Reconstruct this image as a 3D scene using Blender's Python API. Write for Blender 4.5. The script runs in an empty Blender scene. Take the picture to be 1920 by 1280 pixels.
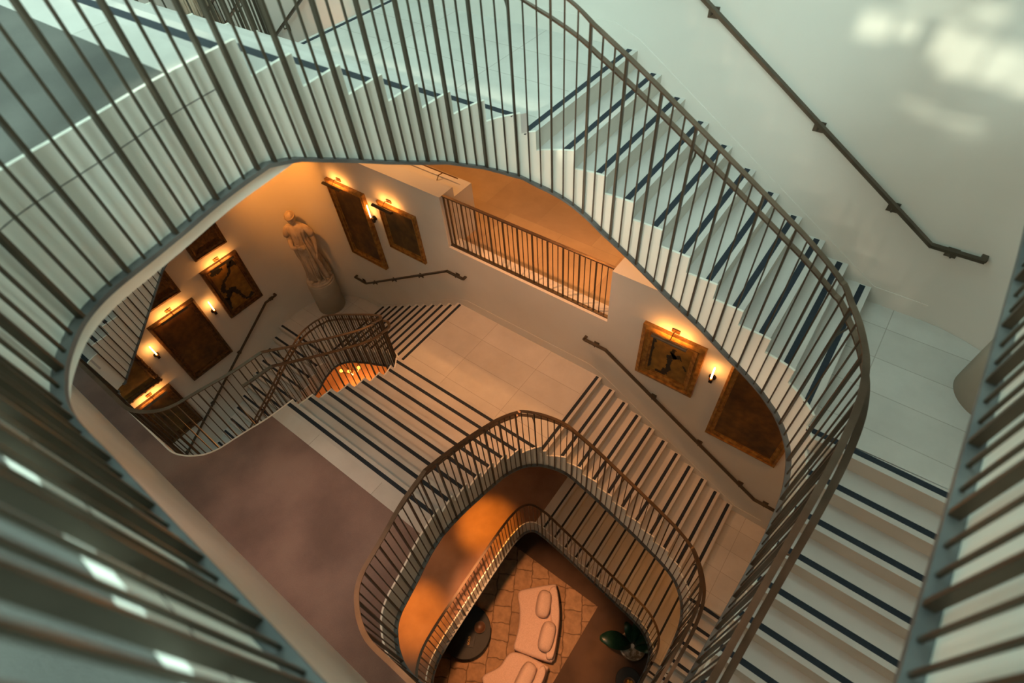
import bpy, bmesh, math, random
from mathutils import Vector, Matrix
from mathutils.geometry import tessellate_polygon
random.seed(7)
PI = math.pi
C = bpy.context.scene.collection
ZS = 16.065                      # camera-based heights are lifted so the lobby floor lies at z = 0
R_, T_ = 0.17, 0.2792            # riser, tread
L3, M3, C3, L2, M2, C2, L1 = -.935, -2.295, -4.165, -6.375, -7.735, -9.605, -11.815
C1, L0 = L1 - 12*R_, -16.065
XC, YW, XL, XR, RC = -4.06, 5.02, -10.32, 2.20, 1.32
NA0, NC0 = 1.296, 3.14

# ------------------------------------------------------------------ materials
def new_mat(name):
    m = bpy.data.materials.new(name); m.use_nodes = True
    nt = m.node_tree; b = nt.nodes['Principled BSDF']
    return m, nt, b
def tex(nt, kind, scale=None, coord='Object', vec=None):
    n = nt.nodes.new(kind)
    if scale is not None: n.inputs['Scale'].default_value = scale
    if vec is None:
        tc = nt.nodes.new('ShaderNodeTexCoord'); nt.links.new(tc.outputs[coord], n.inputs['Vector'])
    else: nt.links.new(vec, n.inputs['Vector'])
    return n
def ramp(nt, src, stops):
    r = nt.nodes.new('ShaderNodeValToRGB'); e = r.color_ramp.elements
    while len(e) < len(stops): e.new(.5)
    for k, (p, c) in enumerate(stops): e[k].position = p; e[k].color = (*c, 1)
    nt.links.new(src, r.inputs['Fac']); return r
def bump(nt, b, src, s=.1, d=.01):
    n = nt.nodes.new('ShaderNodeBump'); n.inputs['Strength'].default_value = s; n.inputs['Distance'].default_value = d
    nt.links.new(src, n.inputs['Height']); nt.links.new(n.outputs['Normal'], b.inputs['Normal'])
def noisy(name, c1, c2, scale=3, rough=.6, metal=0, bs=.1, bscale=80, detail=6, lo=.35, hi=.65):
    m, nt, b = new_mat(name)
    n = tex(nt, 'ShaderNodeTexNoise', scale); n.inputs['Detail'].default_value = detail
    r = ramp(nt, n.outputs['Fac'], [(lo, c1), (hi, c2)])
    nt.links.new(r.outputs['Color'], b.inputs['Base Color'])
    b.inputs['Roughness'].default_value = rough; b.inputs['Metallic'].default_value = metal
    n2 = tex(nt, 'ShaderNodeTexNoise', bscale); bump(nt, b, n2.outputs['Fac'], bs, .004)
    return m
def emis(name, col, s):
    m, nt, b = new_mat(name)
    b.inputs['Base Color'].default_value = (*col, 1)
    b.inputs['Emission Color'].default_value = (*col, 1); b.inputs['Emission Strength'].default_value = s
    return m
PLASTER = noisy('plaster', (.60, .585, .54), (.66, .645, .60), .7, .85, bs=.05)
FASCIA = noisy('fascia_plaster', (.77, .76, .69), (.82, .81, .74), 1.5, .6, bs=.04)
STONE = noisy('limestone', (.46, .45, .43), (.56, .55, .525), 1.3, .42, bs=.04, bscale=120, detail=9)
RISER = noisy('riser_limestone', (.52, .49, .43), (.58, .55, .49), 2, .5, bs=.04)
GRIP = noisy('grip_strip', (.004, .012, .022), (.006, .016, .030), 30, .75, bs=.2, bscale=300)
BRONZE = noisy('dark_bronze', (.085, .072, .052), (.12, .10, .075), 6, .42, .75, .05, 60)
BRONZEH = noisy('handrail_bronze', (.13, .095, .068), (.18, .13, .095), 5, .38, .75, .05, 60)
PLATE = noisy('patinated_plate', (.12, .13, .135), (.19, .2, .2), 5, .5, .55, .05, 60)
GILT = noisy('gilt_wood', (.20, .09, .02), (.42, .22, .05), 14, .4, .35, .35, 45)
GILTD = noisy('dark_gilt', (.055, .025, .008), (.15, .075, .022), 16, .45, .3, .35, 45)
BLACK = noisy('black_metal', (.012, .01, .009), (.02, .018, .015), 10, .4, .5)
BRASS = noisy('aged_brass', (.16, .08, .03), (.26, .14, .05), 10, .35, .8)
MARBLE = noisy('statue_marble', (.42, .34, .25), (.56, .47, .36), 8, .6, bs=.15, bscale=40)
PEDEST = noisy('pedestal_paint', (.40, .36, .29), (.44, .40, .33), 4, .75)
SOFA = noisy('sofa_boucle', (.55, .38, .30), (.63, .45, .36), 40, .95, bs=.5, bscale=220)
LEAF = noisy('dark_leaf', (.006, .03, .018), (.012, .05, .028), 8, .35)
POT = noisy('veined_marble', (.18, .12, .07), (.62, .52, .42), 7, .4, lo=.42, hi=.56, detail=10)
BLACKT = noisy('black_lacquer', (.006, .007, .007), (.010, .011, .011), 6, .6)
FRUIT = noisy('fruit_skin', (.55, .22, .03), (.7, .35, .05), 12, .5)
WOOD = noisy('walnut', (.10, .05, .025), (.16, .08, .04), 12, .5)
CERAM = noisy('brown_ceramic', (.09, .045, .025), (.13, .065, .035), 6, .4)
GOLDINK = noisy('gold_ink', (.5, .3, .08), (.6, .38, .12), 20, .4, .6)
PAPER = noisy('book_cover', (.012, .012, .012), (.02, .02, .02), 20, .6)

def carpet(name, c1, c2, c3):
    m, nt, b = new_mat(name)
    n = tex(nt, 'ShaderNodeTexNoise', 1.1); n.inputs['Detail'].default_value = 5
    n2 = tex(nt, 'ShaderNodeTexNoise', 260); n2.inputs['Detail'].default_value = 3
    mx = nt.nodes.new('ShaderNodeMath'); mx.operation = 'MULTIPLY_ADD'; mx.inputs[1].default_value = .35
    nt.links.new(n2.outputs['Fac'], mx.inputs[0]); nt.links.new(n.outputs['Fac'], mx.inputs[2])
    r = ramp(nt, mx.outputs[0], [(.5, c1), (.66, c2), (.82, c3)])
    nt.links.new(r.outputs['Color'], b.inputs['Base Color']); b.inputs['Roughness'].default_value = .95
    bump(nt, b, n2.outputs['Fac'], .6, .01)
    return m
CARPET3 = carpet('grey_carpet', (.075, .075, .07), (.115, .115, .105), (.15, .148, .135))
CARPET1 = carpet('auburn_carpet', (.16, .085, .055), (.21, .115, .075), (.26, .15, .10))
CARPET = carpet('brown_carpet', (.165, .115, .10), (.225, .155, .135), (.29, .205, .175))
CARPET0 = carpet('dark_carpet', (.06, .035, .022), (.085, .05, .03), (.11, .065, .04))

def tiled(name, c1, c2, w, h, ox, oy, joint=(.33, .31, .28), jw=.004, metal=0, off=.5):
    m, nt, b = new_mat(name)
    tc = nt.nodes.new('ShaderNodeTexCoord'); mp = nt.nodes.new('ShaderNodeMapping')
    mp.inputs['Location'].default_value = (-ox, -oy, 0)
    nt.links.new(tc.outputs['Object'], mp.inputs['Vector'])
    br = nt.nodes.new('ShaderNodeTexBrick'); nt.links.new(mp.outputs['Vector'], br.inputs['Vector'])
    br.offset = off; br.inputs['Scale'].default_value = 1; br.inputs['Brick Width'].default_value = w; br.inputs['Row Height'].default_value = h
    br.inputs['Mortar Size'].default_value = jw; br.inputs['Mortar Smooth'].default_value = .2; br.inputs['Bias'].default_value = 0
    br.inputs['Color1'].default_value = (*c1, 1); br.inputs['Color2'].default_value = (*c2, 1); br.inputs['Mortar'].default_value = (*joint, 1)
    n = tex(nt, 'ShaderNodeTexNoise', 1.6); n.inputs['Detail'].default_value = 10; n.inputs['Roughness'].default_value = .65
    r = ramp(nt, n.outputs['Fac'], [(.3, (.86, .86, .86)), (.7, (1.06, 1.06, 1.06))])
    mul = nt.nodes.new('ShaderNodeMix'); mul.data_type = 'RGBA'; mul.blend_type = 'MULTIPLY'; mul.inputs['Factor'].default_value = 1
    nt.links.new(br.outputs['Color'], mul.inputs['A']); nt.links.new(r.outputs['Color'], mul.inputs['B'])
    nt.links.new(mul.outputs['Result'], b.inputs['Base Color']); b.inputs['Roughness'].default_value = .4
    return m
TILE = tiled('limestone_slabs', (.52, .51, .48), (.57, .56, .53), 1.235, .515, -4.70, 3.49, off=0)
MARBF = tiled('corridor_marble', (.42, .30, .18), (.50, .37, .22), 1.2, 1.2, 0, 5.3, joint=(.36, .28, .18), jw=.003)

# worn cobbled rug
m, nt, b = new_mat('cobble_rug')
tcr = nt.nodes.new('ShaderNodeTexCoord'); mpr = nt.nodes.new('ShaderNodeMapping')
mpr.inputs['Rotation'].default_value = (0, 0, 1.05)
nt.links.new(tcr.outputs['Object'], mpr.inputs['Vector'])
wn = tex(nt, 'ShaderNodeTexNoise', 4); wa = nt.nodes.new('ShaderNodeMix'); wa.data_type = 'RGBA'; wa.blend_type = 'ADD'; wa.inputs['Factor'].default_value = .12
nt.links.new(mpr.outputs['Vector'], wa.inputs['A']); nt.links.new(wn.outputs['Color'], wa.inputs['B'])
br = nt.nodes.new('ShaderNodeTexBrick'); nt.links.new(wa.outputs['Result'], br.inputs['Vector'])
br.inputs['Scale'].default_value = 1; br.inputs['Brick Width'].default_value = .42; br.inputs['Row Height'].default_value = .48; br.offset = .37; br.squash = 1.35; br.squash_frequency = 3
br.inputs['Mortar Size'].default_value = .022; br.inputs['Mortar Smooth'].default_value = 1; br.inputs['Bias'].default_value = .1
br.inputs['Color1'].default_value = (.36, .22, .12, 1); br.inputs['Color2'].default_value = (.30, .18, .10, 1); br.inputs['Mortar'].default_value = (.13, .075, .04, 1)
n9 = tex(nt, 'ShaderNodeTexNoise', 7); n9.inputs['Detail'].default_value = 8
r2 = ramp(nt, n9.outputs['Fac'], [(.3, (.78, .78, .78)), (.7, (1.2, 1.2, 1.2))])
mm = nt.nodes.new('ShaderNodeMix'); mm.data_type = 'RGBA'; mm.blend_type = 'MULTIPLY'; mm.inputs['Factor'].default_value = 1
nt.links.new(br.outputs['Color'], mm.inputs['A']); nt.links.new(r2.outputs['Color'], mm.inputs['B']); nt.links.new(mm.outputs['Result'], b.inputs['Base Color'])
b.inputs['Roughness'].default_value = .95; bump(nt, b, br.outputs['Fac'], .5, -.02)
RUG = m

def canvas(name, base, dark, patch=None, scale=2.2, thr=.5, dist=0):
    m, nt, b = new_mat(name)
    n = tex(nt, 'ShaderNodeTexNoise', scale); n.inputs['Detail'].default_value = 5; n.inputs['Distortion'].default_value = dist
    stops = [(.3, dark), (.7, base)] if patch is None else [(thr-.02, patch), (thr+.01, base)]
    r = ramp(nt, n.outputs['Fac'], stops); n3 = tex(nt, 'ShaderNodeTexNoise', 9)
    r3 = ramp(nt, n3.outputs['Fac'], [(.3, (.7, .7, .7)), (.7, (1.15, 1.15, 1.15))])
    mul = nt.nodes.new('ShaderNodeMix'); mul.data_type = 'RGBA'; mul.blend_type = 'MULTIPLY'; mul.inputs['Factor'].default_value = 1
    nt.links.new(r.outputs['Color'], mul.inputs['A']); nt.links.new(r3.outputs['Color'], mul.inputs['B'])
    nt.links.new(mul.outputs['Result'], b.inputs['Base Color']); b.inputs['Roughness'].default_value = .45
    return m
CV_BROWN = canvas('brown_canvas', (.16, .075, .014), (.03, .015, .007))
CV_OLIVE = canvas('olive_canvas', (.20, .11, .02), (.05, .03, .01))
CV_FIELD = canvas('field_canvas', (.26, .135, .02), (.17, .085, .014))
CV_DARK = canvas('dark_canvas', (.14, .08, .018), (.012, .010, .007), scale=1.6, dist=1.5)
CV_FIG = canvas('figured_canvas', (.13, .06, .012), (.02, .012, .006), scale=7, dist=2)
INK = noisy('black_paint', (.008, .009, .008), (.016, .014, .010), 20, .5)

# ------------------------------------------------------------------ mesh helpers
def link(name, me, m, parent=None, smooth=False):
    ob = bpy.data.objects.new(name, me); C.objects.link(ob)
    if m and not me.materials: me.materials.append(m)
    if parent: ob.parent = parent
    if smooth:
        for p in me.polygons: p.use_smooth = True
    return ob
def obj(name, bm, m, parent=None, smooth=False, bev=0):
    bmesh.ops.recalc_face_normals(bm, faces=bm.faces)
    me = bpy.data.meshes.new(name); bm.to_mesh(me); bm.free()
    ob = link(name, me, m, parent, smooth)
    if bev:
        md = ob.modifiers.new('bevel', 'BEVEL'); md.width = bev; md.segments = 2; md.limit_method = 'ANGLE'
    return ob
def thing(name, label, cat, loc=(0, 0, 0), group=None):
    o = bpy.data.objects.new(name, None); C.objects.link(o); o.empty_display_size = .1
    o.location = loc; o['label'] = label; o['category'] = cat
    if group: o['group'] = group
    return o
def tag(o, label, cat, group=None):
    o['label'] = label; o['category'] = cat
    if group: o['group'] = group
    return o
def struct(o): o['kind'] = 'structure'; return o
def box(bm, x0, x1, y0, y1, z0, z1):
    v = [bm.verts.new((x, y, z)) for z in (z0, z1) for x, y in ((x0, y0), (x1, y0), (x1, y1), (x0, y1))]
    for f in ((0, 3, 2, 1), (4, 5, 6, 7), (0, 1, 5, 4), (1, 2, 6, 5), (2, 3, 7, 6), (3, 0, 4, 7)): bm.faces.new([v[i] for i in f])
    return v
def BX(*a):
    bm = bmesh.new(); box(bm, *a); return bm
def clean(poly):
    out = []
    for p in poly:
        if not out or (Vector(p)-Vector(out[-1])).length > .004: out.append(tuple(p))
    if (Vector(out[0])-Vector(out[-1])).length < .004: out.pop()
    return out
def prism(bm, poly, z0, z1):
    poly = clean(poly)
    if len(poly) > 4:
        lo = [bm.verts.new((x, y, z0)) for x, y in poly]; hi = [bm.verts.new((x, y, z1)) for x, y in poly]; n = len(poly)
        for tri in tessellate_polygon([[Vector((x, y, 0)) for x, y in poly]]):
            bm.faces.new([hi[i] for i in tri]); bm.faces.new([lo[i] for i in reversed(tri)])
        for i in range(n): bm.faces.new((lo[i], lo[(i+1) % n], hi[(i+1) % n], hi[i]))
        return
    lo = [bm.verts.new((x, y, z0)) for x, y in poly]; hi = [bm.verts.new((x, y, z1)) for x, y in poly]
    n = len(poly)
    f1 = bm.faces.new(hi); f0 = bm.faces.new(lo[::-1])
    for i in range(n): bm.faces.new((lo[i], lo[(i+1) % n], hi[(i+1) % n], hi[i]))
    if n > 4: bmesh.ops.triangulate(bm, faces=[f1, f0])
def vprism(bm, poly, axis, a0, a1):
    """poly in (h, z) swept along axis x or y between a0 and a1"""
    def p(h, z, a): return (a, h, z) if axis == 'x' else (h, a, z)
    lo = [bm.verts.new(p(h, z, a0)) for h, z in poly]; hi = [bm.verts.new(p(h, z, a1)) for h, z in poly]
    n = len(poly); f1 = bm.faces.new(hi); f0 = bm.faces.new(lo[::-1])
    for i in range(n): bm.faces.new((lo[i], lo[(i+1) % n], hi[(i+1) % n], hi[i]))
    if n > 4: bmesh.ops.triangulate(bm, faces=[f1, f0])
def sweep(bm, pts, nrm, prof, closed=False):
    """pts: 3d points, nrm: horizontal unit normals, prof: (offset along normal, height) loop"""
    rings = [[bm.verts.new((p[0]+n[0]*a, p[1]+n[1]*a, p[2]+h)) for a, h in prof] for p, n in zip(pts, nrm)]
    k = len(prof); N = len(rings)
    for i in range(N if closed else N-1):
        A, B = rings[i], rings[(i+1) % N]
        for j in range(k): bm.faces.new((A[j], A[(j+1) % k], B[(j+1) % k], B[j]))
    if not closed: bm.faces.new(rings[0][::-1]); bm.faces.new(rings[-1])
def tube(bm, pts, r, n=8, w=None, caps=True):
    """square (n=4) or round tube along a polyline; mitred"""
    pts = [Vector(p) for p in pts]; rings = []; ps = None
    for i, p in enumerate(pts):
        d = (pts[min(i+1, len(pts)-1)] - pts[max(i-1, 0)]).normalized()
        up = Vector((0, 0, 1)) if abs(d.z) < .95 else Vector((0, 1, 0))
        s = d.cross(up).normalized()
        if ps is not None: s = (ps-d*ps.dot(d)).normalized()
        ps = s; u = s.cross(d).normalized()
        rr = r[i] if isinstance(r, (list, tuple)) else r
        rings.append([bm.verts.new(p + s*math.cos(2*PI*(k+.5)/n)*rr + u*math.sin(2*PI*(k+.5)/n)*rr*(w or 1)) for k in range(n)])
    for A, B in zip(rings, rings[1:]):
        for k in range(n): bm.faces.new((A[k], A[(k+1) % n], B[(k+1) % n], B[k]))
    if caps: bm.faces.new(rings[0][::-1]); bm.faces.new(rings[-1])
def lathe(bm, prof, c=(0, 0), n=48):
    rings = [[bm.verts.new((c[0]+r*math.cos(2*PI*k/n), c[1]+r*math.sin(2*PI*k/n), z)) for k in range(n)] for r, z in prof]
    for A, B in zip(rings, rings[1:]):
        for k in range(n): bm.faces.new((A[k], A[(k+1) % n], B[(k+1) % n], B[k]))
    bm.faces.new(rings[0][::-1]); bm.faces.new(rings[-1])

# ------------------------------------------------------------------ plan of the stair well
CP = [(-1.2,-.225),(-1.6,-.225),(-1.9,-.22),(-2.1,-.15),(-2.25,-.045),(-2.345,.06),(-2.41,.2),(-2.455,.4),(-2.50,.6),(-2.549,.79),(-2.585,.98),
      (-2.62,1.29),(-2.655,1.56),(-2.682,1.84),(-2.700,2.115),(-2.708,2.39),(-2.70,2.67),(-2.643,2.945),(-2.54,3.13),(-2.37,3.31),(-2.09,3.455),
      (-1.8,3.493),(-1.546,3.506),(-1.27,3.508),(-1,3.508),(-.73,3.508),(-.459,3.505),(-.183,3.495),(.088,3.445),(.25,3.355),(.38,3.24),
      (.475,3.12),(.547,2.93),(.582,2.70),(.591,2.4),(.587,2.0),(.578,1.5),(.571,1.0),(.562,.5),(.552,.1),(.54,-.02),(.505,-.13),(.44,-.195),(.34,-.222),(.15,-.225),(-.5,-.225)]
NP_ = len(CP)
def W(u, off=0.0):
    """point on the well outline at control index u, moved off into the well; plus inward normal"""
    u %= NP_; i = int(u); t = u - i
    def P(k): return Vector(CP[k % NP_])
    def cr(t):
        p0, p1, p2, p3 = P(i-1), P(i), P(i+1), P(i+2)
        return .5*((2*p1)+(-p0+p2)*t+(2*p0-5*p1+4*p2-p3)*t*t+(-p0+3*p1-3*p2+p3)*t**3)
    p = cr(t); d = (cr(min(t+.02, 1)) - cr(max(t-.02, 0))).normalized()
    n = Vector((d.y, -d.x))
    return p + n*off, n
def side(p, s):      # s=1 the eastern well, s=-1 its mirror image
    return Vector((p[0] if s > 0 else 2*XC - p[0], p[1]))
def sn(n, s): return Vector((n[0]*s, n[1]))
def rng(u0, u1, k=4):
    out = []; n = max(1, int(round((u1-u0)*k)))
    return [u0+(u1-u0)*i/n for i in range(n+1)]
def lerp_tab(tab, u):
    if u <= tab[0][0]: return tab[0][1]
    for (a, x), (b_, y) in zip(tab, tab[1:]):
        if u <= b_: return x + (y-x)*(u-a)/(b_-a)
    return tab[-1][1]
PT = [(10.6,-.545),(11.2,-.618),(12.2,-.778),(13.4,-.984),(14.4,-1.142),(15.4,-1.29),(16.3,-1.45),(17.1,-1.586),(18.3,-1.73),(18.8,-1.826),(19.2,-1.89),
      (19.6,-1.97),(20,-2.06),(20.5,-2.156),(21,-2.26),(22.2,-2.446),(23.5,-2.676),(24.9,-2.893),(26.2,-3.13),(27.2,-3.29),(28,-3.427),(29.2,-3.524),
      (30.1,-3.61),(30.8,-3.70),(31.9,-3.85),(33,-4.06)]
def plate_rel(u):
    if u < 33: return lerp_tab(PT, u)
    return lerp_tab([(-.15,-5.985),(.0,-5.99),(.8,-5.31),(1.53,-4.67),(2.2,-4.26),(2.75,-4.03)], W(u)[0].y)
RT = [(17.2,.075),(17.9,-.04),(18.6,-.175),(19.3,-.31),(19.8,-.42),(20.3,-.537)]
def rail_rel(u):
    p = W(u)[0]
    if u < 10.6: return 1.07
    if u < 17.2: return min(1.07, -R_*(p.y-NA0)/T_ + 1.085)
    if u < 20.3: return lerp_tab(RT, u)
    if u < 28.1: return -1.36 - R_*(p.x+2.42)/T_ + 1.075
    if u < 31.2: return lerp_tab([(28.1,-1.815),(28.8,-1.91),(29.6,-1.985),(30.4,-2.065),(31.2,-2.13)], u)
    if p.y > 1.8: return lerp_tab([(1.8,-2.961),(2.0,-2.82),(2.2,-2.67),(2.45,-2.51),(2.7,-2.365),(2.92,-2.225),(3.09,-2.13)], p.y)
    z = -3.23 - R_*(NC0-p.y)/T_ + 1.085
    return max(z, -5.44+1.07)
def top_rel(u):
    """floor height beside the outline: (value) with the steps"""
    p = W(u)[0]
    if u < 18.4:
        if p.y < NA0: return 0
        return -R_*min(8, 1+int((p.y-NA0)/T_))
    if u < 30.9:
        if p.x < -2.40: return -1.36
        return -1.36 - R_*min(11, 1+int((p.x+2.40)/T_))
    if p.y > NC0: return -3.23
    return -3.23 - R_*min(13, 1+int((NC0-p.y)/T_))

def fascia(name, u0, u1, base, s, parent=None, toprel=None):
    us = rng(u0, u1, 24); bm = bmesh.new(); pr = None
    tr = toprel or top_rel
    cols = []
    for i, u in enumerate(us):
        t = tr(u)
        if cols and abs(t - cols[-1][1]) > .01:
            cols.append((u, cols[-1][1])); cols.append((u, t))
        else: cols.append((u, t))
    V = []
    for u, t in cols:
        pi, n = W(u, 0.0); po = W(u, -.022)[0]
        zt = base + t + .007; zb = base + plate_rel(u) - .10
        if u > 10.6: zb = min(base+plate_rel(u)-.012, base-.645)
        a, b_ = side(pi, s), side(po, s)
        V.append([bm.verts.new((q.x, q.y, z)) for q, z in ((a, zt), (b_, zt), (b_, zb), (a, zb))])
    for A, B in zip(V, V[1:]):
        for j in range(4):
            try: bm.faces.new((A[j], A[(j+1) % 4], B[(j+1) % 4], B[j]))
            except ValueError: pass
    bm.faces.new(V[0]); bm.faces.new(V[-1])
    return obj(name, bm, FASCIA, parent)

BALME = bpy.data.meshes.new('slim_baluster'); _b = BX(-.0055, .0055, -.0055, .0055, 0, 1); _b.to_mesh(BALME); _b.free(); BALME.materials.append(BRONZE)
POSTME = bpy.data.meshes.new('flat_baluster'); _b = BX(-.008, .008, -.015, .015, 0, 1); _b.to_mesh(POSTME); _b.free(); POSTME.materials.append(BRONZE)
def railing(label, u0, u1, base, s, grab=None, group=None, platef=None, railf=None, start=0):
    platef = platef or plate_rel; railf = railf or rail_rel
    p0 = side(W(u0)[0], s)
    t = thing('stair_railing', label, 'railing', (p0.x, p0.y, base+platef(u0)), group)
    us = rng(u0, u1, 8)
    def path(off, zf):
        pts, ns = [], []
        for u in us:
            p, n = W(u, off); q = side(p, s); pts.append((q.x, q.y, base+zf(u))); ns.append(sn(n, s))
        return pts, ns
    def add(name, bm, m):
        o = obj(name, bm, m); o.parent = t; o.matrix_parent_inverse = Matrix.Translation(-Vector(t.location)); return o
    bm = bmesh.new(); pts, ns = path(.030, railf); sweep(bm, pts, ns, [(-.024, -.006), (.024, -.006), (.024, .006), (-.024, .006)]); add('handrail', bm, BRONZEH)
    bm = bmesh.new(); pts, ns = path(.024, platef); sweep(bm, pts, ns, [(-.024, -.016), (.024, -.016), (.024, .006), (-.024, .006)]); add('base_plate', bm, PLATE)
    gr = None
    if grab:
        us_all = us; us = rng(grab[0], grab[1], 8)
        bm = bmesh.new(); pts, ns = path(-.060, lambda u: railf(u)-.225); sweep(bm, pts, ns, [(-.025, -.008), (.025, -.008), (.025, .008), (-.025, .008)])
        gr = add('grab_rail', bm, BRONZEH); us = us_all
    # balusters by arc length
    fine = rng(u0, u1, 40); acc = start; nxt = 0.045; k = 0; prev = W(fine[0], .03)[0]; spc = .0897 if u1 <= 10.7 or u0 > 32 else .0945; brk = 0
    for u in fine[1:]:
        q = W(u, .03)[0]; acc += (q-prev).length; prev = q
        if acc >= nxt:
            nxt += spc; p, n = W(u, .030); q2 = side(p, s); n2 = sn(n, s)
            zb, zt = base+platef(u)+.004, base+railf(u)-.004
            o = bpy.data.objects.new('baluster', POSTME if k % 3 == 0 else BALME); C.objects.link(o); o.parent = t
            o.matrix_parent_inverse = Matrix.Translation(-Vector(t.location))
            o.location = (q2.x, q2.y, zb); o.scale = (1, 1, zt-zb); o.rotation_euler = (0, 0, math.atan2(n2.y, n2.x)-PI/2)
            if gr and k % 15 == 6 and grab[0]+.3 < u < grab[1]-.3:
                bm = bmesh.new(); g = side(W(u, -.06)[0], s); zg = base+railf(u)-.235
                a = Vector((q2.x, q2.y, zg-.10)); b_ = Vector((g.x, g.y, zg-.045)); c = Vector((g.x, g.y, zg))
                tube(bm, [a, b_, c], .008, 6); add('rail_bracket', bm, BRONZE)
            k += 1
    return t

# ------------------------------------------------------------------ flights
def u_at(cond, lo, hi):
    for _ in range(40):
        m_ = (lo+hi)/2
        if cond(m_): hi = m_
        else: lo = m_
    return (lo+hi)/2
def ua(y): return u_at(lambda u: W(u)[0].y > y, 9, 18.9)
def ub(x): return u_at(lambda u: W(u)[0].x > x, 18.2, 31.5)
def uc(y): return u_at(lambda u: W(u)[0].y < y, 30, 42)
def step(parent, poly, z, strip, riserdir, n_joint=True):
    bm = bmesh.new(); prism(bm, poly, z-R_-.06, z)
    st = obj('step', bm, STONE)
    st.data.materials.append(RISER)
    for p in st.data.polygons:
        if p.normal.dot(Vector((*riserdir, 0))) > .9: p.material_index = 1
    st.parent = parent; st.matrix_parent_inverse = Matrix.Translation(-Vector(parent.location))
    bm = bmesh.new(); x0, x1, y0, y1 = strip; box(bm, x0, x1, y0, y1, z-.004, z+.0022)
    g = obj('grip_strip', bm, GRIP, st)
    return st
def soffit(parent, poly, axis, a0, a1):
    bm = bmesh.new(); vprism(bm, poly, axis, a0, a1)
    o = obj('soffit', bm, PLASTER); o.parent = parent; o.matrix_parent_inverse = Matrix.Translation(-Vector(parent.location)); return o
def keep(o, parent): o.parent = parent; o.matrix_parent_inverse = Matrix.Translation(-Vector(parent.location)); return o

def strip_line_x(yc, z, s_pair):
    """extent in x for a strip at y=yc on the central flight"""
    x = W(ua(yc))[0].x
    return (2*XC - x + .01, x - .01)
def flight_a(base, label, yo=0.0):
    t = thing('stair_flight', label, 'stair flight', (XC, 2.3, base-8*R_))
    for k in range(0, 8):
        z = base - k*R_; y1 = NA0+k*T_; y0 = y1-T_ if k else y1-.16
        us = [ua(y0)+(ua(y1)-ua(y0))*i/4 for i in range(5)]
        e = [W(u, -.004)[0] for u in us]
        poly = [(p.x, p.y) for p in e] + [(2*XC-p.x, p.y) for p in reversed(e)]
        ys = y1-.078; x0, x1 = strip_line_x(ys, z, None)
        st = step(t, poly, z, (x0, x1, ys-.027, ys+.027), (0, 1))
    y7 = NA0+7*T_
    soffit(t, [(NA0-.2, base-.2), (y7+.02, base-7*R_-.2), (y7+.02, base-7*R_-.47), (NA0-.2, base-.49)], 'x', 2*XC+2.80, -2.80)
    return t
def flight_b(base, s, label, n=11, x0=-2.40, edge=None, off=0):
    t = thing('stair_flight', label, 'stair flight', (side((x0+1.4, 0), s).x, 4.3, base-n*R_))
    for k in range(0, n):
        z = base-k*R_; x1 = x0+k*T_; xs0 = x1-T_ if k else x1-.16
        if edge: e = [Vector((xs0+(x1-xs0)*i/4, edge)) for i in range(5)]
        else:
            ua_, ub_ = ub(xs0), ub(x1); e = [W(ua_+(ub_-ua_)*i/4, -.004)[0] for i in range(5)]
        poly = [(p.x, p.y) for p in e] + [(x1, YW), (xs0, YW)]
        poly = [tuple(side(p, s)) for p in poly]
        xs = x1-.078; ye = (edge if edge else W(ub(xs), -.01)[0].y)+.008
        q = sorted([side((xs-.027, 0), s).x, side((xs+.027, 0), s).x])
        step(t, poly, z, (q[0], q[1], ye, YW-.02), (s, 0))
    xe = x0+(n-1)*T_
    pl = [(x0-.2, base-.2), (xe, base-(n-1)*R_-.2), (xe, base-(n-1)*R_-.47), (x0-.2, base-.47)]
    pl = [(side((a, 0), s).x, b_) for a, b_ in pl]
    soffit(t, pl, 'y', (edge or 3.53)+.03, YW)
    return t
def flight_c(base, s, label, n=13):
    t = thing('stair_flight', label, 'stair flight', (side((1.4, 0), s).x, 1.5, base-n*R_))
    for k in range(0, n):
        z = base-k*R_; y1 = NC0-k*T_; y0 = y1+T_ if k else y1+.16
        u0_, u1_ = uc(y0), uc(y1); e = [W(u0_+(u1_-u0_)*i/3, -.004)[0] for i in range(4)]
        poly = [tuple(side(p, s)) for p in [(p.x, p.y) for p in e] + [(XR, y1), (XR, y0)]]
        ys = y1+.078; xe = W(uc(ys), -.01)[0].x
        q = sorted([side((xe, 0), s).x, side((XR-.03, 0), s).x])
        step(t, poly, z, (q[0], q[1], ys-.027, ys+.027), (0, -1))
    ye = NC0-(n-1)*T_
    q = sorted([side((.63, 0), s).x, side((XR, 0), s).x])
    soffit(t, [(NC0+.1, base-.2), (ye, base-(n-1)*R_-.2), (ye, base-(n-1)*R_-.47), (NC0+.1, base-.47)], 'x', q[0], q[1])
    return t

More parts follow.
